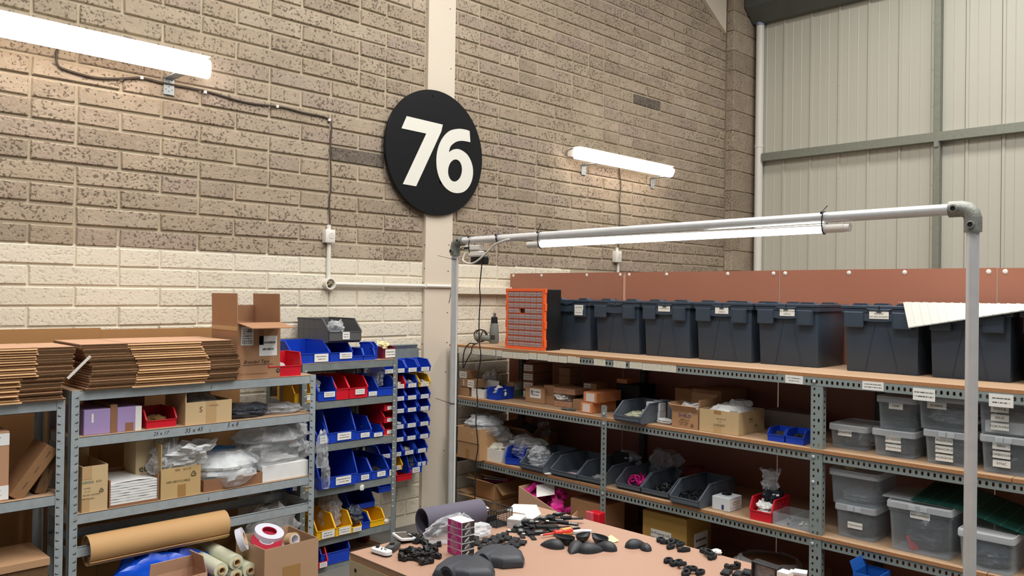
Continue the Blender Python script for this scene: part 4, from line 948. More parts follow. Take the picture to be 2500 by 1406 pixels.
bin_('red wall bin hanging lowest on the louvred panel', (Vector((a_.x, 4.42, a_.z)), 0, .125, .07), .18, RED, .5, .2, None, name='wall_bin', group='small bins on the louvred panel', h=.085)
a_ = at(938, 1192, y=4.40)
bin_('blue bin on the wall behind the right post of the bin rack', (Vector((a_.x-.01, 4.38, a_.z-.02)), 0, .10, .07), .16, BLUE, .45, .25, None, name='wall_bin', group='small bins on the louvred panel', h=.08)

# ================================================================== CONTENTS OF THE TALL SHELVING
zt = ZT+.0012; zm = ZM+.0012; zl = ZL+.0012; zb = ZB+.0012
# --- top: heat gun
p = at(1206, 838, z=zt); t = thing('heat_gun', 'grey heat gun with coiled black cord on the left of the top shelf', 'heat gun', p, R(-62))
HG = M('heat_gun_grey', '#73756f', .5)
MB().lathe([(.030, 0), (.036, .012), (.036, .075), (.031, .13), (.026, .15)], 24).build('motor_housing', HG, t, ang=40)
MB().lathe([(.027, .15), (.025, .165), (.023, .195), (.020, .197)], 20).build('heat_shield', BLK, t, ang=40)
MB().lathe([(.0125, .195), (.0125, .225), (.0105, .225), (.0105, .197)], 16).build('nozzle', M('chrome', '#c9c9c6', .2, .9), t, ang=40)
for i in range(4): MB().box(-.018, .018, -.0375, -.034, .03+.009*i, .034+.009*i).build('cooling_vent', BLK, t)
hd = MB(); hd.loft([[Vector((.03+q, math.cos(2*PI*i/16)*a, .036+q*.12+math.sin(2*PI*i/16)*b)) for i in range(16)] for q, a, b in ((0-.02, .02, .026), (.03, .018, .022), (.08, .019, .023), (.115, .021, .025), (.12, .015, .018))]); hd.build('handle', HG, t, ang=40).rotation_euler = (0, 0, R(-150))
MB().box(-.09, -.05, -.0225, -.019, .035, .06).build('warning_label', M('orange_label', '#e89a3c', .5), t, (0, 0, 0))
cc = []
for i in range(70):
    a = i/70*2*PI*3.2; cc.append(Vector((-.10+.046*math.cos(a)+.004*math.sin(i*.7), -.01+.02*math.sin(a*.3)-.012*(i/70), .055+.044*math.sin(a))))
pe = Vector(t.location); inv = Matrix.Rotation(-t.rotation_euler.z, 3, 'Z')
lp_ = [at(px, py, x=xx) for px, py, xx in ((1165, 838, 3.93), (1148, 838, 3.895), (1136, 850, 3.876), (1131, 872, 3.872), (1131, 898, 3.872), (1137, 885, 3.872), (1150, 860, 3.872), (1153, 845, 3.88), (1160, 840, 3.93))]
MB().tube(catmull(cc[::3]+[inv @ (q-pe) for q in lp_], 4), .0042, 6).build('power_cord', BLKC, t)
# --- orange drawer cabinet
pl = place(1234, 846, 1328, None, 703, zt, 'R', x=XF+.03); w, h, d = pl[2]*1.0, pl[3]*1.01, .17
t = thing('drawer_cabinet', 'orange small parts cabinet with sixty clear drawers on the top shelf', 'cabinet', pl[0], -PI/2)
MB().box(-w/2+.004, w/2-.004, .02, d, 0, h-.002).build('cabinet_shell', BLK, t, bevel=.004)
m = MB(); e = .022
m.box(-w/2, -w/2+e*.8, 0, .022, 0, h); m.box(w/2-e, w/2, 0, .022, 0, h); m.box(-w/2+e*.8, w/2-e, 0, .022, 0, e*.7); m.box(-w/2+e*.8, w/2-e, 0, .022, h-e*.8, h)
iw = w-e*1.8; ih = h-e*1.5; cw, ch = iw/6, ih/10; x0 = -w/2+e*.8; z0 = e*.7
for r_ in range(11): m.box(x0, x0+iw, .006, .02, z0+r_*ch-.003, z0+r_*ch+.003)
for c_ in range(7): m.box(x0+c_*cw-.0015, x0+c_*cw+.0015, .008, .02, z0, z0+ih)
for s in (-1, 1):
    for k in (.05, .35, .64, .93): m.box(s*w/2-.005, s*w/2+.005, .0, .022, h*k, h*(k+.12) if k < .9 else h)
m.build('cabinet_front', ORANGE, t, bevel=.0015)
MB().box(x0, x0+iw, .05, .052, z0, z0+ih).build('drawer_backs', M('orange_dark', '#c8502a', .6), t)
DRW = clear_mat('drawer_clear', '#e6c9c2', .30, .4, .15)
dm = MB(); a_, b_ = cw-.005, ch-.009; dm.box(-a_/2, a_/2, 0, .0025, 0, b_); dm.box(-a_/2, a_/2, -.005, 0, b_*.62, b_*.72); dm.box(-a_/2, a_/2, .0025, .04, 0, .002); dm.box(-a_/2, -a_/2+.0015, .0025, .04, 0, b_*.8); dm.box(a_/2-.0015, a_/2, .0025, .04, 0, b_*.8)
dme = dm.mesh('drawer', DRW); fm = MB().box(-a_/2+.003, a_/2-.003, .008, .036, .003, b_*.6).mesh('drawer_contents', M('mixed_screws', '#8b7f78', .6, var=.4, vs=260, rnd=.35))
for r_ in range(10):
    for c_ in range(6):
        if (r_, c_) == (6, 2): continue
        q = link('drawer', dme, t, (x0+cw*(c_+.5), .002, z0+r_*ch+.0045))
        if random.random() < .85: link('drawer_contents', fm, q)
# --- seven lidded crates
def crate(label, y0, y1, xf, h, cards):
    w = y0-y1; d = XB-.012-xf; t = thing('lidded_crate', label, 'crate', (xf, (y0+y1)/2, zt), -PI/2)
    m = MB(); b = .048*w; bd = .03
    hb = h*.93
    def q(x0, x1, ya, yb, z, zz): pass
    V = Vector
    fb = [V((-w/2+b, bd, 0)), V((w/2-b, bd, 0)), V((w/2-b, d-bd, 0)), V((-w/2+b, d-bd, 0)), V((-w/2+.012, .012, hb)), V((w/2-.012, .012, hb)), V((w/2-.012, d-.012, hb)), V((-w/2+.012, d-.012, hb))]
    m.hexa(fb)
    def fr(x, z): f = z/hb; return V((x*(1-(1-f)*.06), bd+(.012-bd)*f-.0015, z))
    for s in (-1, 1):
        a_, c_ = fr(s*.03*w/.4, h*.70), fr(s*.088*w/.4, h*.02); m.bar(a_, c_, .004, .004)
    m.build('tub', CRATE, t, bevel=.006, seg=2)
    m = MB(); m.box(-w/2, w/2, -.002, d, h*.86, hb)
    tw = w*.265
    m.build('rim', CRATE, t, bevel=.003)
    m = MB(); a0, a1 = -w*.225, w*.19
    top = [(a0, h*.86), (a1, h*.86)]; arc = [(a1-(a1-a0)*i/10, h*(.755-.014*math.sin(PI*i/10))) for i in range(11)]
    m.prism(top+arc, 'y', -.006, .012); m.build('front_bridge', CRATE, t)
    for xa, xb, zb_ in ((-w*.455, -w*.2, .655), (w*.165, w*.41, .645)):
        m = MB(); m.box(xa, xb, -.014, .012, h*zb_, h*.88); fo = m.build('latch_tab', CRATE, t, bevel=.003)
        if xa > 0:
            for p_, q_ in (((xa+.004, -.015, h*zb_+.006), (xb-.004, -.015, h*zb_+.006)), ((xb-.006, -.015, h*zb_+.006), (xb-.006, -.015, h*.87)), ((xa+.006, -.015, h*zb_+.006), (xa+.006, -.015, h*.87))): MB().bar(p_, q_, .003, .003).build('tab_edge', CRATE, fo)
    for s in (-1, 1):
        m = MB(); xa, xb = (-w/2-.002, -.002) if s < 0 else (.002, w/2+.002)
        m.box(xa, xb, -.006, d+.002, hb, h*.975)
        m.prism([(xa, hb) if 0 else (xa+(.0 if s < 0 else .0), h*.91), (xa, h*.93), (xb, h*.93), (xb, h*.91)] if 0 else ([(xb, hb), (xb, hb-.016), (xb-w*.10, hb-.014), (xb-w*.17, hb)] if s < 0 else [(xa, hb), (xa, hb-.016), (xa+w*.10, hb-.014), (xa+w*.17, hb)]), 'y', -.009, .0)
        c_ = (xa+xb)/2+s*.01
        lo = m.build('lid_flap', CRATE, t, bevel=.0025)
        for yy_ in (.03, d-.09): MB().prism([(c_-.042, h*.975), (c_-.03, h*1.005), (c_+.03, h*1.005), (c_+.042, h*.975)], 'y', yy_, yy_+.05).build('stacking_lug', CRATE, lo)
    MB().box(-.012, .012, -.010, -.004, h*.875, h*.90).build('catch_hole', SLOT, t)
    for (fx, z, lw, lh, tx) in cards:
        k = MB().box(-lw/2, lw/2, 0, .001, 0, lh).build('label_card', LBL if tx is None else WCARD, t, (fx*w, -.0158 if abs(fx) > .2 else -.0078, h*z))
        if tx:
            for i, s in enumerate(tx): text(s, .0095, k, (0, -.0006, lh*(.70-.42*i if len(tx) > 1 else .5)), INK, wide=1.1)
    return t
XC = 4.17; hc = .345
for i, (a, b, xo, lb, cards) in enumerate((
        (1331, 1440, .0, 'dark lidded crate with two white labels, beside the orange drawer cabinet', ((.29, .78, .075, .034, ('GEOMETRIC',)), (.285, .68, .07, .034, ('EX-VISION',)))),
        (1448, 1560, .0, 'dark lidded crate without a label, second from the drawer cabinet', ()),
        (1566, 1684, .0, 'dark lidded crate with one small label, third from the drawer cabinet', ((-.01, .80, .085, .034, ('COMPONENTS',)),)),
        (1694, 1836, .01, 'dark lidded crate, middle of the row of seven, labelled SAMPLES', ((0.0, .79, .085, .036, ('RETAIL', 'SAMPLES')),)),
        (1844, 2000, .02, 'dark lidded crate labelled PRE PRODUCTION SAMPLES', ((.02, .785, .085, .036, ('PRE PRODUCTION', 'SAMPLES')),)),
        (2054, 2246, .0, 'dark lidded crate partly under the left end of the white ribbed sheet', ((.0, .785, .095, .036, ('RETURNS', 'AND REPLACEMENTS')),)),
        (2262, 2474, .0, 'dark lidded crate behind the right pole, wholly under the white ribbed sheet', ()))):
    ya = at(a, 800, x=XC+xo).y; yb = at(b, 800, x=XC+xo).y
    crate(lb, ya, yb, XC+xo, hc, cards)
ya = at(2489, 800, x=XC).y; crate('dark lidded crate cut off by the right edge of the picture', ya, ya-.40, XC, hc, ())
# white ribbed sheet
q00 = Vector((XC+.24, at(2188, 745, x=XC+.24).y, zt+hc+.010)); q10 = at(2218, 799, x=XC-.05); q01 = Vector((XC+.24, .72, zt+hc+.012)); q11 = at(2500, 757, x=XC-.05); q11 = q11+(q11-q10)*.5
zz_ = zt+hc+.010
e00 = Vector((XC-.012, at(2205, 742, x=XC-.012).y, zz_)); e01 = Vector((XC-.012, .72, zz_+.002))
def rs(u, v):
    a_ = q00.lerp(q01, u); b_ = e00.lerp(e01, u); c_ = q10.lerp(q11, u)
    return a_.lerp(b_, min(v*2, 1)) if v <= .5 else b_.lerp(c_, (v-.5)*2)
RSM = M('ribbed_sheet', '#dfe0d6', .5)
t = thing('ribbed_sheet', 'stiff white ribbed sheet lying on the crates and drooping over their fronts', 'sheet', q10)
m = MB(); m.grid(lambda u, v: rs(u, v)-q10, 14, 8); m.grid(lambda u, v: rs(u, v)-q10+Vector((.001, 0, -.004)), 14, 8); m.build('sheet_panel', RSM, t, fix=False)
for i in range(1, 20):
    u = i/20; MB().tube([rs(u, v)-q10+Vector((-.0005, 0, .0008)) for v in (.05, .5, .52, 1)], .0022, 4).build('sheet_rib', RSM, t)
# --- middle shelf
def rb(lb, x0, x1, pyb, pyt, z, d=.18, mat=KRAFT, x=None, cards=(), flaps=None, h=None, **k):
    return carton(lb, place(x0, pyb, x1, None, pyt, z, 'R', x=x), d, mat, flaps, cards=cards, h=h, **k)
KB = M('small_brown_box', '#a57f5b', .82, var=.05, vs=9, rnd=.08)
WL = ('f', .04, .96, .06, .94, LBL, 'label_card')
b = rb('bottom small brown box of three stacked at the left end of the middle shelf', 1117, 1143, 969, 950, zm, .12, KB, XF+.04)
z_ = zm+.062
rb('small brown box with a white card, middle of the three stacked by the left post', 1121, 1157, 950, 931, z_, .12, KB, XF+.04, cards=(('f', .58, .98, .05, .95, LBL, 'label_card'), ('f', .28, .33, .2, .95, WPL, 'tape')), h=.056)
rb('topmost small box with a white card at the left end of the middle shelf', 1121, 1140, 930, 913, z_+.058, .12, KB, XF+.06, cards=(WL,), h=.052)
pl = place(1151, 974, 1180, None, 953, zm, 'R', x=XF+.035); carton('white open box beside the blue bin at the left of the middle shelf', pl, .15, WCARD, {'b': (10, .05)}, cards=(('f', .08, .3, .72, .9, None, 'lettering', '415', .012),))
bag('dark parts inside the white open box on the middle shelf', pl[0]+Vector((.075, 0, .006)), .1, .08, .055, 101, BLKM, name='dark_parts', cat='parts', top=.5, amp=.4)
pl = place(1188, 981, 1212, None, 953, zm, 'R', x=XF+.04)
bin_('bright blue bin holding a torn label at the left of the middle shelf', pl, .17, BLUE, .6, .12, None)
bag('torn white label paper in the bright blue bin', pl[0]+Vector((.08, 0, .02)), .06, .1, .065, 102, WCARD, name='label_paper', cat='paper', top=.3, amp=.5)
bag('silvery film bag of packs behind the bright blue bin', Vector((XF+.30, at(1200, 940, x=XF+.3).y, zm)), .14, .14, .16, 103, BAGM, top=.5, amp=.4)
carton('grey plastic pack leaning below the silvery bag', place(1188, 950, 1204, None, 925, zm+.02, 'R', x=XF+.25), .08, M('grey_pack', '#9aa3a6', .5), None)
rb('brown upright box with pale green cards on its side', 1238, 1253, 962, 925, zm, .13, KB, XF+.22, cards=(('r', .1, .85, .52, .95, M('pale_card_print', '#a9b2ac', .6), 'label_card'), ('r', .1, .85, .1, .48, M('green_card', '#4d7a6a', .6), 'label_card')))
for i, (dy, lb) in enumerate(((0, 'lowest'), (2, 'third down'), (1, 'second down'), (3, 'topmost'))):
    rb('%s of four white-labelled brown boxes stacked at the back of the middle shelf' % lb, 1276+dy*.4, 1302, 965-20*i, 946-20*i, zm+.062*i, .2, KRAFTD, XF+.26, cards=(('f', .08, .92, .2, .9, LBL, 'label_card'),), h=.060)
b = rb('brown box with a blue-lettered white label on the middle shelf', 1282, 1329, 979, 942, zm, .2, KRAFT, XF+.15, cards=(('f', .26, .82, .32, .92, LBL, 'label_card'), ('f', .29, .46, .45, .78, None, 'lettering', 'R', .05, INKB)))
rb('lower of two plain brown boxes right of the blue-lettered one', 1329, 1354, 980, 959, zm, .2, KB, XF+.17, h=.062)
rb('upper of two plain brown boxes right of the blue-lettered one', 1328, 1354, 959, 938, zm+.0635, .2, KB, XF+.17, h=.062)
rb('dark box under the small pair at the back of the middle shelf', 1362, 1392, 960, 938, zm, .16, KRAFTD, XF+.34, h=.118)
rb('lower of the small pair of brown boxes perched at the back of the middle shelf', 1364, 1391, 936, 915, zm+.1195, .13, KB, XF+.36, h=.055)
rb('upper of the small pair of brown boxes perched at the back of the middle shelf', 1364, 1391, 915, 894, zm+.176, .13, KB, XF+.36, h=.055)
BUB = M('bubble_wrap', '#b98d70', .35, var=.3, vs=70, bump=1.0, bs=90)
rb('lower bubble-wrapped pack on the middle shelf', 1352, 1396, 998, 983, zm, .16, BUB, XF+.14, h=.036, name='wrapped_pack', cat='pack')
bag('white packets squeezed between two bubble-wrapped packs', place(1376, 984, 1380, None, 965, zm+.037, 'R', x=XF+.20)[0], .12, .13, .048, 106, WHITEB, name='packets', cat='packets', top=.6, amp=.4)
rb('upper bubble-wrapped pack on the middle shelf', 1351, 1403, 966, 951, zm+.086, .16, BUB, XF+.14, h=.038, name='wrapped_pack', cat='pack')
rb('small plain brown box beside the bubble-wrapped packs', 1398, 1424, 1000, 976, zm, .12, KB, XF+.13)
rb('lower of two white-labelled boxes behind the orange-wrapped packs', 1421, 1442, 975, 957, zm, .16, KB, XF+.30, cards=(('f', .04, .8, .08, .92, LBL, 'label_card'),), h=.10)
rb('upper of two white-labelled boxes behind the orange-wrapped packs', 1424, 1456, 957, 939, zm+.1015, .13, KB, XF+.30, cards=(('f', .04, .58, .08, .94, LBL, 'label_card'),), h=.052)
OW = M('orange_wrap', '#d58a5a', .3, var=.1, vs=20); 
for i, (x0, x1, yb, yt, lb) in enumerate(((1417, 1444, 1017, 994, 'lower'), (1424, 1456, 994, 972, 'upper'))):
    o = rb('%s of two long orange packs wrapped in clear film beside the short post' % lb, x0, x1, yb, yt, zm+.066*i, .25, OW, XF+.055+.012*i, h=.0645, cards=(('f', .2, .85, .1, .9, M('white_foam', '#e3d6cc', .5), 'packet'),), name='wrapped_pack', cat='pack')
bag('flat silver packet lying on the middle shelf in front of the wrapped packs', place(1386, 1005, 1390, None, 1000, zm, 'R', x=XF+.07)[0], .06, .11, .012, 107, M('silver_film', '#8f9492', .3, .5), name='silver_packet', cat='packet', top=.5, amp=.4)
def gbin(lb, x0, x1, pyb, pyt, z, d=.42, x=None, hk=1.0, **k):
    pl = place(x0, pyb, x1, None, pyt, z, 'R', x=x); return pl, bin_(lb, (pl[0], pl[1], pl[2], pl[3]*hk), d, GREYB, .36, .3, None, True, **k)
pl, _ = gbin('grey open-fronted bin of folded webbing beside the short post on the middle shelf', 1498, 1562, 1028, 981, zm, .30)
bag('folded olive webbing in the grey bin on the middle shelf', pl[0]+Vector((.12, 0, .006)), .17, .14, .05, 108, M('olive_webbing', '#8a8b74', .8, var=.2, vs=60), name='webbing', cat='webbing', top=.55, amp=.25)
carton('black flat case behind the grey bin on the middle shelf', place(1503, 1000, 1560, None, 962, zm, 'R', x=XF+.36), .18, BLKM, None, h=.165)
carton('film-wrapped brown pack lying on the black flat case', place(1505, 975, 1530, None, 960, zm+.1665, 'R', x=XF+.37), .14, OW, None, h=.03, name='wrapped_pack', cat='pack')
WB = M('white_pack', '#d9dfe3', .5)
rb('small white printed carton in front of the others on the middle shelf', 1567, 1609, 1038, 1013, zm, .07, WB, XF+.10, cards=(('f', .05, .95, .1, .8, LBL1, 'print'),))
rb('small white carton standing on the front white one', 1577, 1611, 1013, 992, zm+.060, .06, WB, XF+.105, cards=(('f', .05, .95, .1, .8, LBL1, 'print'),), h=.05)
rb('pale blue and white carton behind the small white ones', 1595, 1630, 1030, 990, zm, .08, M('pale_blue_pack', '#c3d3e2', .5), XF+.20, cards=(('f', .1, .9, .55, .9, LBL1, 'print'),), h=.11)
bag('white crumpled bag on the shelf left of the open printed carton', place(1620, 1040, 1625, None, 1020, zm, 'R', x=XF+.09)[0], .06, .10, .03, 109, WHITEB, top=.4, amp=.3)
PC = M('printed_carton', '#b48a64', .82, var=.04)
pl = place(1640, 1052, 1704, None, 1012, zm, 'R', x=XF+.035); w = pl[2]
b = carton('open brown carton with blue print and a clear pouch on the middle shelf', pl, .2, PC, {'f': (-60+100, .045), 'l': (38, .05), 'b': (3, .085), 'r': (5, .07)}, cards=(
    ('f', .2, .8, .62, .86, None, 'lettering', 'SHIELD', .026, INKB), ('f', .2, .8, .42, .54, None, 'lettering', 'SIZE: 6 x 9', .013), ('f', .1, .8, .28, .40, None, 'lettering', 'Premium Bags', .012), ('f', .1, .8, .14, .26, None, 'lettering', 'QTY 1000', .012)))
recycle(b, w*.28, pl[3]*.2, .012)
bag('clear pouch drooping out of the open printed carton', pl[0]+Vector((.07, -.01, pl[3]*.55)), .13, .16, .085, 110, BAGM, top=.7, amp=.3)
rb('brown carton at the back of the middle shelf behind the open printed one', 1647, 1690, 1000, 960, zm, .2, PC, XF+.38, h=.175)
b = rb('wide brown carton with blue print at the back of the middle shelf', 1690, 1760, 1010, 958, zm, .30, PC, XF+.32, h=.19, cards=(('f', .3, .8, .55, .8, None, 'lettering', 'SHIELD', .03, INKB), ('r', .25, .7, .4, .75, None, 'lettering', 'SHIELD', .028, INKB)))
pl = place(1707, 1058, 1803, None, 1004, zm, 'R', x=XF+.03); w = pl[2]; h = pl[3]
b = carton('pale open kraft carton heaped with white film near the blue bins', pl, .28, M('kraft_pale', '#c7ac80', .82, var=.03), {}, cards=(
    ('f', .38, .56, .84, 1, TAPE, 'tape'), ('f', .38, .56, 0, .36, TAPEC, 'tape'), ('f', .38, .75, .58, .68, None, 'lettering', 'THIS WAY UP', .010), ('f', .42, .62, .46, .54, None, 'lettering', '6 x 8', .009), ('f', .38, .66, .28, .42, None, 'lettering', '5 PACKET', .016),
    ('r', .35, .55, .42, .68, None, 'lettering', 'TT', .035), ('r', .5, .8, .25, .36, None, 'lettering', '1000', .018)))
bag('white crumpled film heaped in the pale kraft carton', pl[0]+Vector((.13, 0, .02)), .24, w*.92, h*1.02, 111, WHITEB, top=.6, amp=.2)
bag('clear bag standing up out of the white film in the kraft carton', pl[0]+Vector((.15, -w*.2, h*.85)), .1, .13, .07, 112, BAG, top=.75, amp=.3)
for x0, x1, yb, yt, lb in ((1873, 1914, 1082, 1052, 'left of two bright blue bins on the middle shelf beside the big post'), (1917, 1962, 1088, 1056, 'right of two bright blue bins on the middle shelf beside the big post')):
    pl = place(x0, yb, x1, None, yt, zm, 'R', x=XF+.035); bin_(lb, pl, .13, BLUE, .55, .2, None)
    bag('black clips and white tags in the %s' % lb.replace(' on the middle shelf beside the big post', ''), pl[0]+Vector((.06, 0, .005)), .07, .08, .04, x0, BLKM if x0 > 1900 else DKBOX, name='clip_heap', cat='clips', top=.4, amp=.5)
rb('pale grey flat carton at the back of the middle shelf by the big post', 1862, 1985, 1040, 1004, zm, .16, M('grey_card', '#8d837c', .7), XF+.42, h=.10)
# --- lower shelf
KL = M('lower_carton', '#b58c60', .82, var=.05, vs=7)
pl = place(1117, 1112, 1170, None, 1036, zl, 'R', x=XF-.055); w, h = pl[2], pl[3]*.98
carton('large brown open carton with folded flap, left end of the lower shelf', pl, .30, KL, {'f': (177, .1), 'l': (100, .08)}, h=h, cards=(('f', .38, .56, 0, .32, TAPE, 'tape'),))
bag('cloudy clear bags billowing from the large open carton', pl[0]+Vector((.15, 0, h*.7)), .27, w*1.25, .14, 120, BAG, top=.55, amp=.3)
bag('grey-white clear bag wedged in the large open carton', pl[0]+Vector((.17, -.03, h*.6)), .2, w*.8, .16, 121, BAGM, top=.5, amp=.3)
pl = place(1236, 1100, 1300, None, 1045, zl, 'R', x=XF+.28)
carton('dark open carton with spread flaps behind the clear bags on the lower shelf', pl, .26, KRAFTD, {'f': (60, .09), 'l': (55, .09), 'b': (10, .06), 'r': (45, .08)}, h=.17)
bag('black bag showing in the dark open carton', pl[0]+Vector((.12, .03, .1)), .16, .2, .12, 122, BAGD, top=.5, amp=.3)
bag('amber bag standing at the back of the lower shelf', Vector((XF+.40, at(1328, 1080, x=XF+.4).y, zl)), .11, .13, .15, 123, M('amber_film', '#a8761f', .3), top=.6, amp=.2)
bag('clear neck of the amber bag at the back of the lower shelf', Vector((XF+.40, at(1328, 1080, x=XF+.4).y, zl+.14)), .08, .09, .11, 124, BAG, top=.75, amp=.3)
pl = place(1177, 1120, 1223, None, 1091, zl, 'R', x=XF+.02)
carton('white open box of foam scraps beside the tilted blue bin', pl, .12, WCARD, {}, h=pl[3])
bag('pale foam scraps overflowing the white open box', pl[0]+Vector((.06, .01, .03)), .1, .13, .08, 125, M('foam_scraps', '#d8d4c4', .8), name='foam_scraps', cat='foam', top=.6, amp=.5)
bag('tall clear bag slumped behind the white open box', Vector((XF+.18, at(1222, 1090, x=XF+.18).y, zl)), .16, .22, .21, 126, BAG, top=.45, amp=.4)
pl = place(1236, 1128, 1272, None, 1092, zl, 'R', x=XF+.035)
bin_('dark blue bin tilted forward on the lower shelf beside the first grey bin', (pl[0]+Vector((0, 0, .004)), pl[1]+.35, pl[2]*.92, pl[3]), .15, BLUE, .4, .3, None, rot=(R(2), 0))
bag('long clear bag of dark bits trailing over the blue bin and first grey bin', Vector((XF+.20, at(1290, 1105, x=XF+.2).y, zl+.03)), .2, .34, .13, 127, BAG, top=.5, amp=.45)
def heap(lb, pl, mat, seed, w=.8, d=.16, h=.05, dx=.12, n='parts_heap', cat='parts'):
    return bag(lb, pl[0]+Vector((dx, 0, .005)), d, pl[2]*w, h, seed, mat, name=n, cat=cat, top=.4, amp=.5)
pl, _ = gbin('first grey bin of the row on the lower shelf, with a clear bag spilling out', 1269, 1324, 1145, 1101, zl, .36)
bag('clear bag spilling from the first grey bin of the lower row', pl[0]+Vector((.08, 0, .03)), .14, pl[2]*.6, .12, 128, BAG, top=.5, amp=.45)
pl, _ = gbin('second grey bin of the row on the lower shelf, nearly empty', 1344, 1408, 1160, 1117, zl, .36)
bag('scrap of pink and white film in the second grey bin', pl[0]+Vector((.08, -.02, .004)), .08, .12, .02, 129, M('pinkish_film', '#e3c3d2', .4), top=.4, amp=.4)
pl, _ = gbin('third grey bin of the row on the lower shelf, just left of the short post', 1409, 1470, 1174, 1131, zl, .36)
heap('white and black bits in the third grey bin', pl, M('mixed_bits', '#9fa3a6', .5, var=.5, vs=90), 130, .6, .1, .03)
pl, _ = gbin('grey bin of magenta straps just right of the short post on the lower shelf', 1503, 1563, 1192, 1148, zl, .36)
PIN = pl
m = MB(); rr = random.Random(7)
def straps(lb, pl, mat, n, seed, group, acc=None):
    rr = random.Random(seed)
    for i in range(n):
        c_ = pl[0]+Vector((.05+rr.random()*.16, (rr.random()-.5)*pl[2]*.68, .018+.055*rr.random()*(.4+i/n*.6)))
        a0 = rr.random()*6; r_ = .022+.014*rr.random(); q = Vector((rr.uniform(-1, 1), rr.uniform(-1, 1), rr.uniform(.1, 1))).to_track_quat('Z', 'Y')
        pts = [q @ Vector((math.cos(a0+t)*r_, math.sin(a0+t)*r_*.7, .004*math.sin(3*t))) for t in [j*.55 for j in range(10)]]
        o = MB().tube(catmull(pts, 2), .0048, 6).build('strap', mat, None, c_); tag(o, lb, 'strap', group)
        if acc: 
            for e in (pts[0], pts[-1]): MB().lathe([(.004, -.0055), (.005, 0), (.003, .0055)], 8, Matrix.Translation(e)).build('strap_end', acc, o)
straps('looped magenta strap in the grey bin beside the short post', pl, PINK, 16, 3, 'magenta straps in the grey bin')
pl, _ = gbin('grey bin of black and silver straps in the middle of the right-hand trio', 1565, 1632, 1206, 1162, zl, .38)
straps('looped black strap with silvery ends in the middle grey bin of the trio', pl, BLK, 16, 4, 'black straps in the grey bin', M('chrome', '#c9c9c6', .2, .9))
pl, _ = gbin('grey bin of dark cable loops, last of the right-hand trio', 1635, 1706, 1228, 1176, zl, .38)
straps('thin dark cable loop in the last grey bin of the trio', pl, BLKM, 13, 5, 'dark cable loops in the grey bin')
bag('pale blue and white bag behind the magenta straps bin', Vector((XF+.36, at(1535, 1135, x=XF+.36).y, zl+.06)), .12, .17, .10, 131, M('pale_blue_film', '#b9c3cc', .35), top=.5, amp=.3)
carton('black flat folder leaning behind the short post on the lower shelf', (Vector((XF+.30, at(1515, 1150, x=XF+.3).y, zl)), -PI/2, .12, .16), .008, BLKM, None, name='folder', cat='folder', h=.16)
bag('crumpled dark clear film behind the black straps bin', Vector((XF+.40, at(1625, 1150, x=XF+.4).y, zl)), .14, .24, .19, 132, BAG, top=.6, amp=.4)
bag('dark red bag lying behind the last grey bin of the trio', Vector((XF+.44, at(1705, 1170, x=XF+.44).y, zl)), .16, .24, .12, 133, M('dark_red_film', '#6e1e22', .4), top=.5, amp=.2)
tag(MB().lathe([(.03, 0), (.034, .003), (.0, .004)][:2], 18).build('paper_disc', WCARD, None, place(1338, 1154, 1342, None, 1150, zl, 'R', x=XF+.02)[0]), 'white paper disc on the lower shelf between two grey bins', 'paper')
pl = place(1738, 1246, 1781, None, 1214, zl, 'R', x=XF+.05)
carton('small white carton lying on the lower shelf left of the red bin', pl, .13, WB, None, cards=(('r', .1, .9, .3, .8, LBL1, 'print'), ('f', .55, .68, .1, .45, INKB, 'printed_mark')))
bag('small black part lying on the white carton', pl[0]+Vector((.08, .01, pl[3]+.001)), .05, .05, .01, 134, BLKM, name='black_part', cat='part', top=.5, amp=.3)
pl = place(1830, 1264, 1884, None, 1212, zl, 'R', x=XF+.02)
bin_('bright red bin stuffed with a clear bag of black parts on the lower shelf', pl, .20, RED, .45, .16, None)
bag('white tissue in the bright red bin', pl[0]+Vector((.06, .0, .01)), .09, pl[2]*.75, .085, 135, WHITEB, name='tissue', cat='tissue', top=.6, amp=.4)
bag('clear bag of shiny black parts in the bright red bin', pl[0]+Vector((.11, -.01, .04)), .13, pl[2]*.85, .11, 136, M('shiny_black_film', '#22262c', .12, bump=.8, bs=26), top=.6, amp=.4)
bag('open clear neck of the bag rising out of the bright red bin', pl[0]+Vector((.11, .005, .13)), .06, .09, .12, 137, BAG, top=1.25, base=.55, amp=.35)
pl = place(1886, 1286, 1975, None, 1250, zl, 'R', x=XF+.02)
t = thing('clear_tray', 'clear divided tray of small parts beside the big post on the lower shelf', 'tray', pl[0], -PI/2); w, h = pl[2], .062
m = MB(); m.box(-w/2, w/2, 0, .003, 0, h); m.box(-w/2, w/2, .16, .163, 0, h); m.box(-w/2, -w/2+.003, .003, .16, 0, h); m.box(w/2-.003, w/2, .003, .16, 0, h); m.box(-w/2+.003, w/2-.003, .003, .16, 0, .003); m.box(-.0015, .0015, .003, .16, .003, h*.9); m.build('tray_body', CLEAR, t)
for i in range(14):
    x_ = random.uniform(.012, w/2-.015)*(1 if i > 5 else -1); MB().lathe([(.001, 0), (.007, .004), (.007, .007), (.001, .011)], 8).build('ball_part' if i > 5 else 'dark_part', WPL if i > 5 else BLK, t, (x_, random.uniform(.02, .14), .0035))
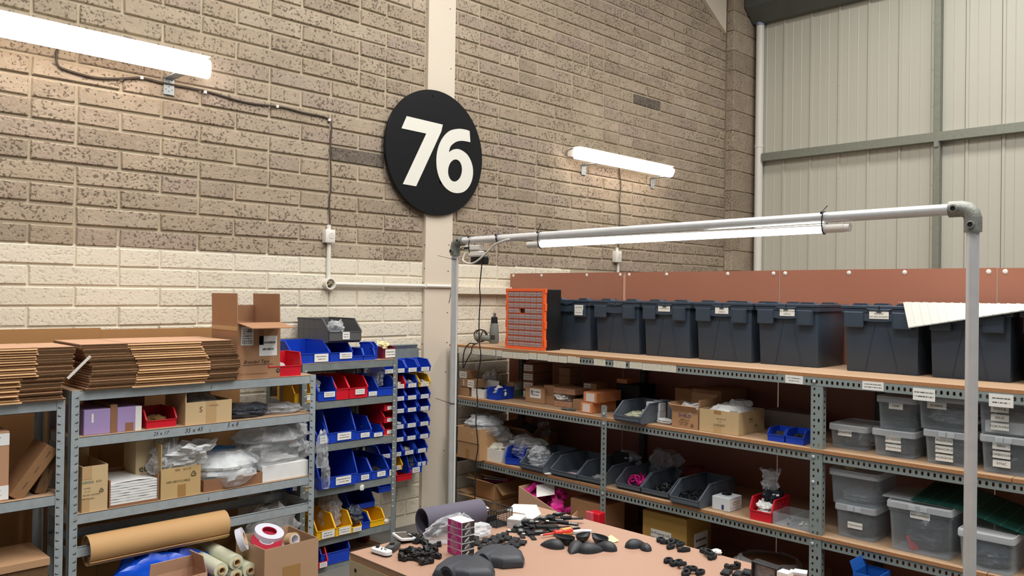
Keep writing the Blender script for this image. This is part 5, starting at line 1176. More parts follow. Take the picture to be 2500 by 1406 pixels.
# --- bottom, below the lower shelf
pl = place(1140, 1262, 1206, None, 1226, zb, 'R', x=XF+.05)
carton('lower brown open carton with a spread flap behind the wire tray', pl, .3, KL, {'f': (75, .1), 'l': (80, .1)}, h=.105)
pl = place(1161, 1226, 1208, None, 1186, zb+.108, 'R', x=XF+.06)
carton('brown open carton of leaflets with spread flaps under the lower shelf', pl, .3, KL, {'f': (70, .10), 'l': (75, .1), 'r': (130, .10)}, h=.115)
for i in range(4): tag(MB().box(-.07, .07, -.1, .1, 0, .003).build('leaflet', PINKM if i < 2 else LBL1, None, pl[0]+Vector((.14, -.01+.015*i, .10+.006*i)), (R(8*i-10), R(6), .3+.3*i)), 'leaflet %s in the open carton under the lower shelf' % ('with magenta print, lowest', 'with magenta print, second', 'with grey print, third', 'with grey print, uppermost')[i], 'leaflet')
pl = place(1266, 1206, 1388, None, 1180, zb, 'R', x=XF-.06); pc, rz, w = pl[0], pl[1], pl[2]
t = thing('cardboard_box', 'big brown open carton of magenta packets with a sloping front edge under the lower shelf', 'box', pc, rz); hL, hR = .392-zb, .262-zb
m = MB(); m.prism([(-w/2, 0), (w/2, 0), (w/2, hR), (-w/2, hL)], 'y', 0, .005); m.box(-w/2, w/2, .30, .305, 0, hL); m.box(-w/2, w/2, .005, .30, 0, .005); m.box(-w/2, -w/2+.005, .005, .30, .005, hL); m.prism([(.005, .005), (.30, .005), (.30, hL), (.005, hR)], 'x', w/2-.005, w/2)
m.build('box_body', KRAFTP, t)
rr = random.Random(12); ux = Vector((0, -1, 0)); uy = Vector((1, 0, 0))
pk = MB(); pk.box(-.045, .045, -.02, .02, 0, .028); pkm = pk.mesh('magenta_packet', PINKM, bevel=.003)
for i in range(26):
    f = rr.uniform(-.4, .4); c_ = pc+ux*f*w+uy*rr.uniform(.035, .17)+Vector((0, 0, rr.uniform(.25, .375)-zb-.03*f))
    tag(link('magenta_packet', pkm, None, c_, (rr.uniform(-.7, .7), rr.uniform(-.7, .7), rr.uniform(0, 3))), 'magenta packet heaped in the big sloping carton', 'packet', 'magenta packets in the big carton')
tag(MB().box(-.06, .06, -.05, .05, 0, .002).build('paper_card', LBL, None, pc-ux*.05+uy*.08+Vector((0, 0, .385-zb)), (R(38), R(-12), rz+.6)), 'white printed card lying on the magenta packets', 'card')
pl = place(1392, 1282, 1476, None, 1208, zb, 'R', x=XF+.03)
carton('plain brown carton behind the short post under the lower shelf', pl, .2, M('plain_brown', '#a87a54', .82, var=.03), None, h=.27)
p = at(1450, 1275, x=XF-.10); t = thing('red_dispenser', 'small red and grey plastic dispenser in front of the plain brown carton', 'dispenser', (p.x, p.y, .10), -PI/2)
MB().box(-.035, .035, .0, .07, 0, .18).build('dispenser_base', M('grey_lever', '#9a9b9a', .5), t); MB().box(-.04, .04, -.005, .06, .185, .26).build('dispenser_body', RED, t, bevel=.006); MB().box(-.05, .0, -.02, .0, .205, .262).build('dispenser_tab', M('coral_plastic', '#e0606a', .4), t, bevel=.003)
pl = place(1568, 1333, 1676, None, 1243, zb, 'R', x=XF+.08)
b = carton('mustard brown carton with white address labels under the lower shelf', pl, .26, M('mustard_carton', '#a8833e', .8, var=.03), None, h=.29, cards=(('f', .20, .66, .28, .66, WCARD, 'address_label'), ('r', .3, .85, .22, .66, LBL1, 'address_label')))
w = pl[2]
text('76 Projects Ltd', .021, b, (-w*.30, -.0035, .29*.59), INK, align='LEFT'); text('PE2 6XR, UK', .019, b, (-w*.29, -.0035, .29*.49), INK, align='LEFT'); text('CTN: 1', .019, b, (-w*.28, -.0035, .29*.39), INK, align='LEFT')
for i, (x0, x1, py, d, hh, mt, lb) in enumerate(((1700, 1800, 1350, .3, .06, KRAFTD, 'dark flat carton low under the lower shelf beside the mustard carton'), (1790, 1960, 1392, .34, .13, KRAFTD, 'dark carton wrapped in film at the bottom near the big post'))):
    carton(lb, place(x0, py, x1, None, py-20, zb, 'R', x=XF+.04), d, mt, None, h=hh)
bag('shiny clear film over the dark carton near the big post', Vector((XF+.2, at(1880, 1380, x=XF+.2).y, zb)), .36, .42, .16, 140, BAG, top=.7, amp=.15)
bag('crumpled film and a white tag beside the dark flat carton', Vector((XF+.04, at(1800, 1375, x=XF+.04).y, zb)), .14, .16, .12, 141, BAGM, top=.4, amp=.5)
# --- right bay: clear boxes
def cb(lb, x0, x1, pyb, pyt, z, d, texts, h=None, x=None, **k): 
    pl = place(x0, pyb, x1, None, pyt, z, 'R', x=x); hh = h or pl[3]
    clearbox(lb, pl, d, texts, hh, **k); return pl, hh
def inside(lb, pl, d, h, seed, mat, k=.8, **kw): bag(lb, pl[0]+Vector((d*.5, 0, .008)), d*.72, pl[2]*k, h, seed, mat, top=.5, amp=.25, **kw)
DB = M('dark_bagged_parts', '#22272e', .25, var=.2, vs=14, bump=.9, bs=22)
DBL = M('grey_bagged_parts', '#4b5058', .25, var=.2, vs=14, bump=.9, bs=22)
pl, h = cb('single clear box labelled GEOMETRIC beside the big post on the middle shelf', 2022, 2116, 1098, 1040, zm, .27, ('GEOMETRIC',), x=XF+.10, tx=.42)
inside('dark bagged parts in the GEOMETRIC box', pl, .27, .075, 150, DB); bag('clear bag bulging in the GEOMETRIC box', pl[0]+Vector((.1, -.05, .02)), .1, .1, .09, 151, BAG, top=.5, amp=.3)
pl, h = cb('lower clear box labelled STREAMLINE, second stack from the big post', 2127, 2232, 1117, 1052, zm, .30, ('EX-VISION', 'STREAMLINE'), x=XF+.06)
inside('grey bagged parts in the STREAMLINE box', pl, .3, .10, 152, DBL)
pl2, h2 = cb('upper clear box labelled LINK, second stack from the big post', 2138, 2234, 1052, 985, zm+h+.001, .30, ('LINK',), h=.155, x=XF+.07, ty=.7)
inside('black bagged parts in the LINK box', pl2, .3, .06, 153, DB)
pl, h = cb('lower clear box labelled PRINCIPLE, third stack from the big post', 2252, 2372, 1142, 1060, zm, .34, ('PHOTON', 'PRINCIPLE', 'HORIZON'), x=XF+.05, tall=True, ty=.68, tx=.43)
inside('grey bagged parts in the PRINCIPLE box', pl, .34, .13, 154, DBL)
pl2, h2 = cb('upper clear box labelled BUBBLE, third stack from the big post', 2236, 2368, 1060, 985, zm+h+.001, .34, ('BUBBLE',), h=.155, x=XF+.05, ty=.68, tx=.38)
inside('black bagged parts in the BUBBLE box', pl2, .34, .075, 155, DB); bag('clear crinkled bag in the BUBBLE box', pl2[0]+Vector((.1, -.02, .03)), .12, .2, .06, 156, BAG, top=.5, amp=.35)
pl, h = cb('lower clear box labelled FORBIDDEN behind the right pole', 2390, 2512, 1172, 1080, zm, .36, ('BIRD', 'FORBIDDEN', 'SYNC'), x=XF+.03, tall=True, ty=.72, tx=.44)
inside('dark bagged parts in the FORBIDDEN box', pl, .36, .13, 157, DB)
pl2, h2 = cb('upper clear box labelled FORWARD behind the right pole', 2384, 2508, 1080, 985, zm+h+.001, .36, ('SIGN &', 'SPLIT', 'FORWARD'), h=.165, x=XF+.03, tall=True, ty=.66, tx=.45)
carton('white moulded tray in the FORWARD box', (pl2[0]+Vector((.04, 0, .006)), -PI/2, pl2[2]*.78, .05), .26, WPL, None, h=.05, name='moulded_tray', cat='tray')
# right bay lower shelf
pl, h = cb('lower clear box with one small label beside the big post on the lower shelf', 2036, 2136, 1325, 1245, zl, .26, ('TELEVISION',), x=XF+.06, tall=True, ty=.35, tx=.5)
inside('black bagged parts in the lower box beside the big post', pl, .26, .10, 160, DB)
pl2, h2 = cb('upper clear box with a tan foam block on its lid, beside the big post', 2022, 2142, 1247, 1160, zl+h+.001, .28, (), h=.165, x=XF+.05)
inside('clear bagged sheets in the upper box beside the big post', pl2, .28, .05, 161, BAG)
tb = thing('foam_block', 'tan foam off-cut lying on the lid of the upper clear box', 'foam', pl2[0]+Vector((.06, .04, .1655)), R(30))
MB().prism([(-.028, 0), (.03, 0), (.026, .016), (.004, .03), (-.024, .014)], 'y', -.022, .022).build('foam_piece', TAN, tb, bevel=.002)
pl, h = cb('large clear box labelled BIKE SAMPLES with a flat white lid on the lower shelf', 2163, 2322, 1357, 1238, zl, .38, ('BIKE SAMPLES',), x=XF+.03, tall=True, ty=.78, tx=.52)
inside('grey bagged samples in the BIKE SAMPLES box', pl, .38, .17, 162, DBL); 
tag(MB().box(-.02, .02, -.035, .035, 0, .012).build('red_phone_case', RED, None, pl[0]+Vector((.07, .05, .03)), (R(60), 0, R(-30)), bevel=.003), 'red-framed dark phone holder inside the BIKE SAMPLES box', 'phone holder')
SAM = pl; ST = zl+h
sh = MB()
for i in range(3): tag(MB().box(-.16, .16, 0, .26, 0, .0022).build('plastic_sheet', LIDM, None, (pl[0].x+.05, pl[0].y+.015, ST+.0005+.0028*i), (0, 0, -PI/2+.02*i)), 'frosted plastic sheet on the BIKE SAMPLES lid, %s of three' % ('lowest', 'middle', 'top')[i], 'sheet')
pl, h = cb('clear box at the lower right behind the pole, under the green mat', 2336, 2474, 1390, 1312, zl, .30, (), h=.165, x=XF+.0)
inside('grey bagged parts in the clear box under the green mat', pl, .3, .08, 163, DBL)
# green cutting mat draped from the lid
a0 = at(2222, 1240, z=ST+.012); a1 = at(2300, 1205, x=XB-.06); 
PTS = [(2222, 1241, ST+.010), (2330, 1272, ST+.004), (2400, 1312, ST-.045), (2510, 1372, ST-.075)]
fr_ = [at(px, py, x=XF+.06+.01*i) for i, (px, py, _) in enumerate(PTS)]
for i, q in enumerate(fr_): q.z = [ST+.013, ST+.008, ST-.02, ST-.06][i] if i else ST+.013
frc = catmull(fr_, 6); bk = [q+Vector((.40, .02, .02)) for q in frc]
GM, nt, b_ = newmat('cutting_mat'); b_.inputs['Roughness'].default_value = .5
tc = N(nt, 'ShaderNodeTexCoord'); sp = N(nt, 'ShaderNodeSeparateXYZ'); nt.links.new(tc.outputs['Object'], sp.inputs[0])
def gl(o, p): return mth(nt, 'LESS_THAN', mth(nt, 'FRACT', mth(nt, 'DIVIDE', o, p)), .035)
nt.links.new(mixc(nt, mth(nt, 'MULTIPLY', mth(nt, 'MAXIMUM', gl(sp.outputs[0], .06), gl(sp.outputs[1], .06)), .5), lin('#1f5f55'), lin('#8fc4b6')), b_.inputs['Base Color'])
m = MB(); n = len(frc)-1
def gmf(u, v): i = min(int(u*n), n-1); f = u*n-i; return frc[i].lerp(frc[i+1], f).lerp(bk[i].lerp(bk[i+1], f), v)-frc[0]
m.grid(gmf, n, 5); m.grid(lambda u, v: gmf(u, v)-Vector((0, 0, .003)), n, 5)
tag(m.build('cutting_mat', GM, None, frc[0], fix=False), 'dark green gridded cutting mat draped over the BIKE SAMPLES box', 'cutting mat')
# bottom right boxes
carton('bright blue printed box with an open top at the bottom right below the shelf', place(2082, 1430, 2142, None, 1352, .0, 'R', x=XF-.13), .16, M('blue_print_box', '#1f5fb8', .35, var=.15, vs=9), {'l': (20, .05)}, h=.40)
carton('grey-brown flat carton in front of the bright blue box', place(2035, 1440, 2130, None, 1385, .0, 'R', x=XF-.22), .12, M('grey_brown', '#8d7d6e', .8), None, h=.33)
bag('crumpled pink and navy wrapper on the grey-brown carton', place(2085, 1420, 2090, None, 1395, .331, 'R', x=XF-.16)[0], .05, .12, .05, 170, M('navy_wrap', '#2b3a86', .4), name='wrapper', cat='wrapper', top=.4, amp=.4)

# ================================================================== TUBE FRAME WITH ITS STRIP LIGHT
FX = 2.565; fl = at(1105, 588, x=FX); fr = at(2368, 512, x=FX)
yl = fl.y-.02; yr = at(2374, 700, x=FX).y; zl_, zr_ = fl.z-.003, fr.z+.004; r_ = .0168
t = thing('pipe_gantry', 'silver key-clamp tube frame spanning the aisle between workbench and tall shelving', 'frame', (FX, (yl+yr)/2, 0)); oy = t.location.y
hy = (yl-yr)/2
MB().cyl((0, hy-.03, zl_), (0, -hy+.03, zr_), r_, 20).build('top_rail', TUBE, t, ang=60)
MB().cyl((0, hy, 0), (0, hy, zl_-.02), r_, 20).build('upright', TUBE, t, ang=60); MB().cyl((0, -hy, 0), (0, -hy, zr_-.02), r_, 20).build('upright', TUBE, t, ang=60)
for s, z in ((1, zl_), (-1, zr_)):
    y = s*hy; m = MB(); q = [Vector((0, y-s*.062, z)), Vector((0, y-s*.03, z))]+[Vector((0, y-s*.03+s*.03*math.sin(R(a)), z-.03+.03*math.cos(R(a)))) for a in (30, 60)]+[Vector((0, y, z-.03)), Vector((0, y, z-.068))]
    m.tube(q, .0235, 18); e = m.build('elbow', FIT, t, ang=50)
    for c_ in ((-.024, y-s*.045, z), (-.024, y, z-.048)):
        MB().lathe([(.012, -.002), (.012, .004), (.007, .005), (.007, .001)], 14, Matrix.Translation(c_) @ Matrix.Rotation(R(-90), 4, 'Y')).build('set_screw', FIT, e)
        MB().lathe([(.0068, .0), (.0068, .003)], 10, Matrix.Translation(c_) @ Matrix.Rotation(R(-90), 4, 'Y')).build('screw_socket', BLKM, e)
    MB().lathe([(.05, 0), (.05, .008), (.025, .012), (.025, .05)], 20, Matrix.Translation((0, y, 0))).build('foot_flange', FIT, t)
def railz(y): return zl_+(zr_-zl_)*((yl-y)/(yl-yr))
# strip light tied under the rail
ya, yb = at(1290, 590, x=FX).y, at(2076, 546, x=FX).y
t = thing('tube_light', 'glowing slim strip light tied under the silver tube frame', 'light', (FX, (ya+yb)/2, 0)); c0 = t.location.y; rt_ = .0150
def tz(y): return railz(y)-r_-rt_-.0035
ga, gb = at(1322, 585, x=FX).y, at(2010, 556, x=FX).y
m = MB(); m.cyl((0, ga-c0, tz(ga)), (0, gb-c0, tz(gb)), rt_*.98, 18); m.build('glowing_tube', LAMP2, t, ang=60)
for p_, q_ in ((ya, ga), (gb, yb+.018)): MB().cyl((0, p_-c0, tz(p_)), (0, q_-c0, tz(q_)), rt_, 18).build('end_cap', WPL, t, ang=60)
MB().cyl((0, yb+.018-c0, tz(yb)), (0, yb-c0, tz(yb)), rt_*.9, 18).build('cap_tip', M('clear_white', '#eceae4', .3), t, ang=60)
MB().box(-.0135, .0135, gb-c0, ga-c0, tz((ga+gb)/2)+rt_*.75, tz((ga+gb)/2)+rt_*1.05).build('lamp_back', WPL, t).rotation_euler = (0, 0, 0)
def ziptie(lb, y, z0, z1, rr_, tail, x=FX, th=.0022):
    o = []; n = 20
    for i in range(n): 
        a = 2*PI*i/n; o.append(Vector((math.cos(a)*rr_, 0, (z0+z1)/2+math.sin(a)*((z1-z0)/2))))
    m = MB(); m.tube([v+Vector((0, .0, 0)) for v in o+[o[0]]], th, 5); m.cbox((-rr_-.002, 0, z1-.006), (.006, .006, .008)); m.bar((-rr_-.002, 0, z1-.004), Vector((-rr_-.002, 0, z1-.004))+Vector(tail), .0035, .0014)
    tag(m.build('cable_tie', BLK, None, (x, y, 0)), lb, 'cable tie')
for px, lb, low, tl in ((1152, 'black cable tie with an upright tail next to the left elbow of the frame', -.055, (-.0, .03, .03)), (1218, 'black cable tie holding the thin lead on the frame, second from the left', -.004, (-.0, -.012, -.03)), (1320, 'black cable tie round the left end of the glowing strip light', None, (-.0, -.02, .035)), (2012, 'black cable tie round the right end of the glowing strip light', None, (-.0, -.02, .02))):
    y = at(px, 575, x=FX).y; z = railz(y); ziptie(lb, y, (z-r_+low) if low is not None else tz(y)-rt_-.003, z+r_+.003, r_+.0025, tl)
for py, lb in ((632, 'upper cable tie with a long tail on the left upright'), (983, 'lower cable tie with a long tail on the left upright')):
    z = at(1105, py, x=FX).z; m = MB(); n = 16
    m.tube([Vector((math.cos(2*PI*i/n)*(r_+.002), math.sin(2*PI*i/n)*(r_+.002), .002*math.sin(2*PI*i/n))) for i in range(n+1)], .002, 5); m.bar((-r_, 0.01, 0), (-r_-.02, .085, .016), .004, .0015)
    tag(m.build('cable_tie', BLK, None, (FX, yl, z)), lb, 'cable tie')
# driver, black adaptor and leads
yd = at(1158, 600, x=FX).y; zd = railz(yd)-.048
t = thing('lamp_driver', 'white lamp driver strapped under the frame beside the left elbow', 'driver', (FX, yd, zd), -PI/2)
MB().box(-.055, .045, -.016, .016, 0, .024).build('driver_body', WPL, t, bevel=.004); MB().box(-.03, .06, -.014, .014, -.030, -.003).build('plug_body', WPL, t, bevel=.006); MB().box(-.055, -.02, -.0172, -.0155, .006, .016).build('dark_slot', BLK, t)
t2 = thing('power_adaptor', 'black plug adaptor hanging under the white lamp driver', 'adaptor', (FX+.03, yd, zd-.06), -PI/2)
MB().box(-.04, .05, -.02, .02, -.004, .034).build('adaptor_body', BLK, t2, bevel=.005)
P = [Vector((FX-.018, yd+.04, zd-.01)), Vector((FX-.03, yd+.045, zd-.045)), Vector((FX-.03, yd+.0, zd-.062)), Vector((FX-.028, yd-.05, zd-.052)), Vector((FX-.02, yd-.12, zd-.005)), Vector((FX-.02, yd-.17, zd+.025)), Vector((FX-.02, yd-.25, zd+.042))]
tag(MB().tube(catmull(P, 6), .0042, 7).build('white_lead', WPL), 'white lead looping from the lamp driver up to the frame', 'cable')
P = [at(px, py, x=FX+.01) for px, py in ((1096, 740), (1113, 650), (1112, 632), (1120, 615), (1131, 603))]
tag(MB().tube(catmull(P, 5), .0022, 5).build('thin_lead', M('grey_lead', '#8f8a84', .5)), 'thin grey lead running up the left upright to the lamp driver', 'cable')
P = [at(px, py, x=FX+.03) for px, py in ((1178, 622), (1175, 660), (1171, 700), (1173, 730), (1170, 770), (1170, 830), (1174, 870), (1168, 910), (1164, 950), (1166, 985), (1162, 1030), (1167, 1090), (1161, 1130), (1160, 1180), (1158, 1240), (1150, 1320))]
P.append(Vector((P[-1].x, P[-1].y, .004)))
tag(MB().tube(catmull(P, 4), .0030, 6).build('hanging_cable', BLKC), 'thin black cable hanging straight down from the plug adaptor to the floor', 'cable')
P = [Vector((FX-.005, yl-r_-.006, z)) for z in (1.82, 1.4, 1.0, .5, .05)]
tag(MB().tube(P, .0045, 6).build('white_cable', WPL), 'white cable running down the left upright of the frame', 'cable')

# ================================================================== WORKBENCH
BZ = .90; c0 = at(854, 1348, z=BZ); c1 = at(1400, 1259.6, z=BZ); bx0, bx1, by1, by0 = c0.x, c1.x, c0.y, -.05
t = thing('workbench', 'timber workbench with a terracotta hardboard top in the foreground', 'workbench', (bx0, by0, 0)); w, L = bx1-bx0, by1-by0
MB().box(0, w, 0, L, BZ-.0035, BZ).build('bench_top', BENCH, t); MB().box(.001, w-.001, .001, L-.001, BZ-.022, BZ-.0036).build('ply_board', PLY, t)
for a in ((.0, .0, .04, L, BZ-.19, BZ-.022), (w-.04, .0, w, L, BZ-.14, BZ-.022), (.04, L-.04, w-.04, L, BZ-.19, BZ-.022), (.04, .0, w-.04, .04, BZ-.14, BZ-.022)):
    bo = MB().box(a[0], a[2], a[1], a[3], a[4], a[5]).build('apron_board', PINE, t)
    if a[0] == 0 and a[3] == L:
        for y, z in ((L-.03, -.045), (L-.07, -.075), (L-.03, -.085), (L-.07, -.14), (L-.03, -.125)): MB().cyl((-.001, y, BZ+z), (.002, y, BZ+z), .0055, 10).build('screw_hole', BLKM, bo)
for x, y in ((.045, L-.13), (w-.13, L-.13), (.045, .05), (w-.13, .05)): MB().box(x, x+.085, y, y+.085, 0, BZ-.022).build('leg', PINE, t)
bz = BZ+.0008
def bp(px, py, dz=0): v = at(px, py, z=bz+dz); v.z = bz+dz; return v
def bplace(a, b, pyt): return place(a[0], a[1], b[0], b[1], pyt, bz)
# rolled grey mat at the back left
pa, pb = bp(1030, 1308), bp(1184, 1279); d = (pb-pa); Lm = d.length; rm = .043
t = thing('rolled_mat', 'rolled dark grey foam mat at the back of the workbench', 'mat', pa+Vector((0, 0, rm)), math.atan2(d.y, d.x))
m = MB(); out = []; inn = []; n = 40
for i in range(n+1):
    a = R(-100)+2*PI*1.12*i/n; q = rm-.0035*i/n*1.1; out.append((math.cos(a)*q*1.02, math.sin(a)*q)); inn.append((math.cos(a)*(q-.003), math.sin(a)*(q-.003)))
m.prism(out+inn[::-1], 'x', -.0, Lm*.92); m.build('mat_roll', MATGREY, t, ang=50)
# pink packs stacked under film
pl = bplace((1092, 1349), (1127, 1363), 1270); w = pl[2]; hh = (1363-1278)*depth(pl[0])/F/5
for i in range(5):
    o = thing('pink_carton', '%s of five magenta and black cartons stacked on the workbench' % ('bottom', 'second', 'middle', 'fourth', 'top')[i], 'carton', pl[0]+Vector((0, 0, i*(hh+.0002))), pl[1]+random.uniform(-.02, .02), 'stack of magenta cartons')
    d = .046; b = MB().box(-w/2, w/2, 0, d, 0, hh).build('carton_body', M('white_gloss', '#e8e4e6', .3), o, bevel=.001)
    MB().box(-w/2+.001, w/2-.002, -.0008, .0, hh*.12, hh*.93).build('magenta_panel', PINKM, o); MB().box(w/2, w/2+.0008, .001, d-.001, hh*.14, hh*.93).build('black_panel', DKBOX, o)
    k = text('xxxxx xxxx', .0001, o, (0, 0, 0), WCARD) if 0 else None
    MB().bar((w/2+.001, .010, hh*.25), (w/2+.001, .026, hh*.75), .0008, .0035).build('white_mark', WPL, o)
bag('clear shrink film round the stack of magenta cartons', pl[0]+Matrix.Rotation(pl[1], 3, 'Z') @ Vector((0, .023, .0)), w*1.12, .056, hh*5+.003, 200, WRAP, rz=pl[1], top=.95, amp=.05, name='shrink_film', cat='film')
bag('loose clear bag lying behind the magenta cartons, left side', bp(1080, 1322), .13, .06, .085, 201, BAG, rz=-.5, top=.12, amp=.30, lean=(.055, -.01))
bag('loose clear film behind the magenta cartons, right side', bp(1165, 1306), .10, .07, .035, 202, BAG, rz=.2, top=.4, amp=.35)
# wire tray
A = bp(1186, 1274); B = bp(1212, 1288)
fa, fb, fc = bp(1212, 1289), bp(1250, 1278), bp(1178, 1262)
t = thing('wire_tray', 'black wire mesh tray holding white cards at the back of the workbench', 'tray', fa, math.atan2((fb-fa).y, (fb-fa).x)); wx = (fb-fa).length; dy = (fc-fa).length*1.15; h = .052
m = MB()
for z in (.0, h):
    for p_, q_ in (((0, 0, z), (wx, 0, z)), ((wx, 0, z), (wx, dy, z)), ((wx, dy, z), (0, dy, z)), ((0, dy, z), (0, 0, z))): m.cyl(p_, q_, .0022, 6)
for x, y in ((0, 0), (wx, 0), (wx, dy), (0, dy)): m.cyl((x, y, 0), (x, y, h), .0017, 6)
m.build('tray_frame', MESHM, t); m = MB()
for i in range(1, 13):
    x = wx*i/13
    for y in (0, dy): m.bar((x, y, 0), (x, y, h), .0009, .0009)
    y = dy*i/13
    for x in (0, wx): m.bar((x, y, 0), (x, y, h), .0009, .0009)
for i in range(1, 9):
    z = h*i/9
    for p_, q_ in (((0, 0, z), (wx, 0, z)), ((wx, 0, z), (wx, dy, z)), ((wx, dy, z), (0, dy, z)), ((0, dy, z), (0, 0, z))): m.bar(p_, q_, .0009, .0009)
o = m.build('tray_mesh', MESHM, t); o['kind'] = 'stuff'
MB().box(0, wx, 0, dy, 0, .0012).build('tray_floor', BLKM, t)
for i in range(3): tag(MB().box(-.026, .026, -.018, .018, 0, .0022).build('white_card', WCARD, None, t.location+Matrix.Rotation(t.rotation_euler.z, 3, 'Z') @ Vector((wx*.55, dy*.72, .03+.0035*i)), (R(18), 0, t.rotation_euler.z+.1*i)), 'white card in the wire tray, %s of three' % ('lowest', 'middle', 'top')[i], 'card')
carton('black pen box lying across the wire tray', (t.location+Matrix.Rotation(t.rotation_euler.z, 3, 'Z') @ Vector((wx*.6, dy*.40, .0015)), t.rotation_euler.z, wx*.7, .02), .012, BLK, None, h=.02, name='pen_box')
# papers
ps = [bp(*q) for q in ((1237, 1247), (1255, 1231), (1310, 1233), (1321, 1256), (1290, 1257))]
cpt = sum(ps, Vector())/5
tag(MB().prism([(q.x-cpt.x, q.y-cpt.y) for q in ps], 'z', 0, .0012).build('paper_sheet', WCARD, None, cpt), 'large white paper sheet at the back edge of the workbench', 'paper')
for i, (px, py, n, lb, rz) in enumerate(((1262, 1281, 7, 'left', .45), (1296, 1272, 5, 'right', .35))):
    for k in range(n):
        o = tag(MB().box(-.034, .034, -.022, .022, 0, .0035).build('card_pack', WPL if k == n-1 else M('grey_white_card', '#c9c8c8', .5, rnd=.1), None, bp(px, py)+Vector((0, .0, .0037*k)), (0, 0, rz+random.uniform(-.06, .06))), 'white printed card in the %s pile behind the black straps' % lb, 'card', 'white cards, %s pile' % lb)
    MB().box(-.028, .028, -.016, .016, .0036, .0038).build('print_lines', LBL1, o)
# screwdriver
sa, sb = bp(1319, 1313.5), bp(1396, 1302); d = sb-sa; ls = d.length
t = thing('screwdriver', 'red and yellow insulated screwdriver lying beside the black straps', 'screwdriver', sa+Vector((0, 0, .009)), (0, 0, 0)); t.rotation_euler = (R(90), 0, math.atan2(d.y, d.x)+R(90))
t.rotation_euler = Vector((d.x, d.y, 0)).to_track_quat('Z', 'Y').to_euler()
SR = M('screwdriver_red', '#e0402f', .35); SYL = M('screwdriver_yellow', '#d99a3a', .4)
MB().lathe([(.0015, 0), (.002, .006), (.002, ls*.08)], 10).build('blade_tip', M('chrome', '#c9c9c6', .2, .9), t); MB().lathe([(.0033, ls*.08), (.0033, ls*.42)], 12).build('insulated_shaft', SR, t)
m = MB(); m.lathe([(.006, ls*.42), (.010, ls*.44), (.009, ls*.5), (.0075, ls*.58), (.0105, ls*.68), (.0125, ls*.80), (.0120, ls*.92), (.009, ls)], 18); m.build('handle', SR, t)
for k in range(4): a = k*PI/2+.5; MB().bar((.0105*math.cos(a), .0105*math.sin(a), ls*.66), (.0118*math.cos(a), .0118*math.sin(a), ls*.95), .007, .003).build('grip_inlay', SYL, t)
bag('short clear twist of film behind the screwdriver handle', bp(1418, 1302), .07, .02, .012, 203, BAGM, rz=-.6, top=.4, amp=.4)
# small electronics on the left
sa, sb = bp(911, 1346), bp(953, 1359); d = sb-sa
t = thing('game_controller', 'white half of a game controller with a black stick near the bench corner', 'controller', (sa+sb)/2, math.atan2(d.y, d.x)); l_ = d.length; ww = .030
m = MB(); m.loft([m.rloop(l_*k, ww*k2, ww*.46*k2, z, 0, 0, 5) for z, k, k2 in ((0, .97, .9), (.004, 1, 1))]); m.build('shell_base', BLK, t)
m = MB(); m.loft([m.rloop(l_*k, ww*k2, ww*.46*k2, z, 0, 0, 5) for z, k, k2 in ((.0042, 1, 1), (.010, 1.0, 1.0), (.0135, .975, .93), (.0145, .93, .82))]); m.build('shell_top', M('white_gloss_shell', '#eceeee', .25), t)
MB().lathe([(.0045, .0145), (.0045, .018), (.0070, .0185), (.0070, .0205), (.005, .0215)], 14, Matrix.Translation((-l_*.27, .002, 0))).build('thumb_stick', BLK, t)
for x, y in ((-.002, .003), (.008, .004), (.003, -.004), (.016, .001)): MB().cyl((x, y, .0145), (x, y, .0162), .0022, 8).build('button', BLK, t)
sa, sb = bp(948, 1350), bp(969, 1336); d = sb-sa
t = thing('controller_grip', 'dark grey curved controller grip behind the white controller half', 'controller', (sa+sb)/2, math.atan2(d.y, d.x)); l_ = d.length*1.15
m = MB(); m.loft([m.rloop(l_*k, .030*k2, .013*k2, z, 0, 0, 5) for z, k, k2 in ((0, .8, .8), (.008, 1, 1), (.016, .95, .9), (.019, .8, .7))]); m.build('grip_shell', M('dark_grey_shell', '#3b3d3d', .5), t)
MB().cyl((-.004, 0, .019), (-.004, 0, .0225), .008, 14).build('dial', BLK, t); MB().box(l_*.45, l_*.6, -.008, .008, .004, .014).build('trigger', BLKM, t, bevel=.002)
ps = [bp(965, 1318), bp(986, 1330), bp(1004, 1321), bp(983, 1308)]
t = thing('bike_computer', 'white-framed handheld screen lying tilted at the left edge of the workbench', 'screen', (ps[0]+ps[2])/2, math.atan2((ps[1]-ps[0]).y, (ps[1]-ps[0]).x)); a_ = (ps[1]-ps[0]).length*1.15; b_ = (ps[2]-ps[1]).length*1.25
m = MB(); m.loft([m.rloop(a_*k, b_*k, .006*k, z, 0, 0, 4) for z, k in ((0, .6), (.006, .85), (.009, .95))]); m.build('stand', BLK, t)
m = MB(); m.loft([m.rloop(a_*k, b_*k, .007*k, z, 0, 0, 4) for z, k in ((.0092, .97), (.010, 1), (.0155, 1), (.0165, .96))]); m.build('white_bezel', M('white_gloss_shell', '#eceeee', .25), t)
m = MB(); m.loft([m.rloop(a_*.82, b_*.8, .004, z, 0, 0, 4) for z in (.0164, .0169)]); m.build('screen_glass', M('screen_glass', '#2c2925', .12), t)
t.rotation_euler = (R(-6), R(3), t.rotation_euler.z)
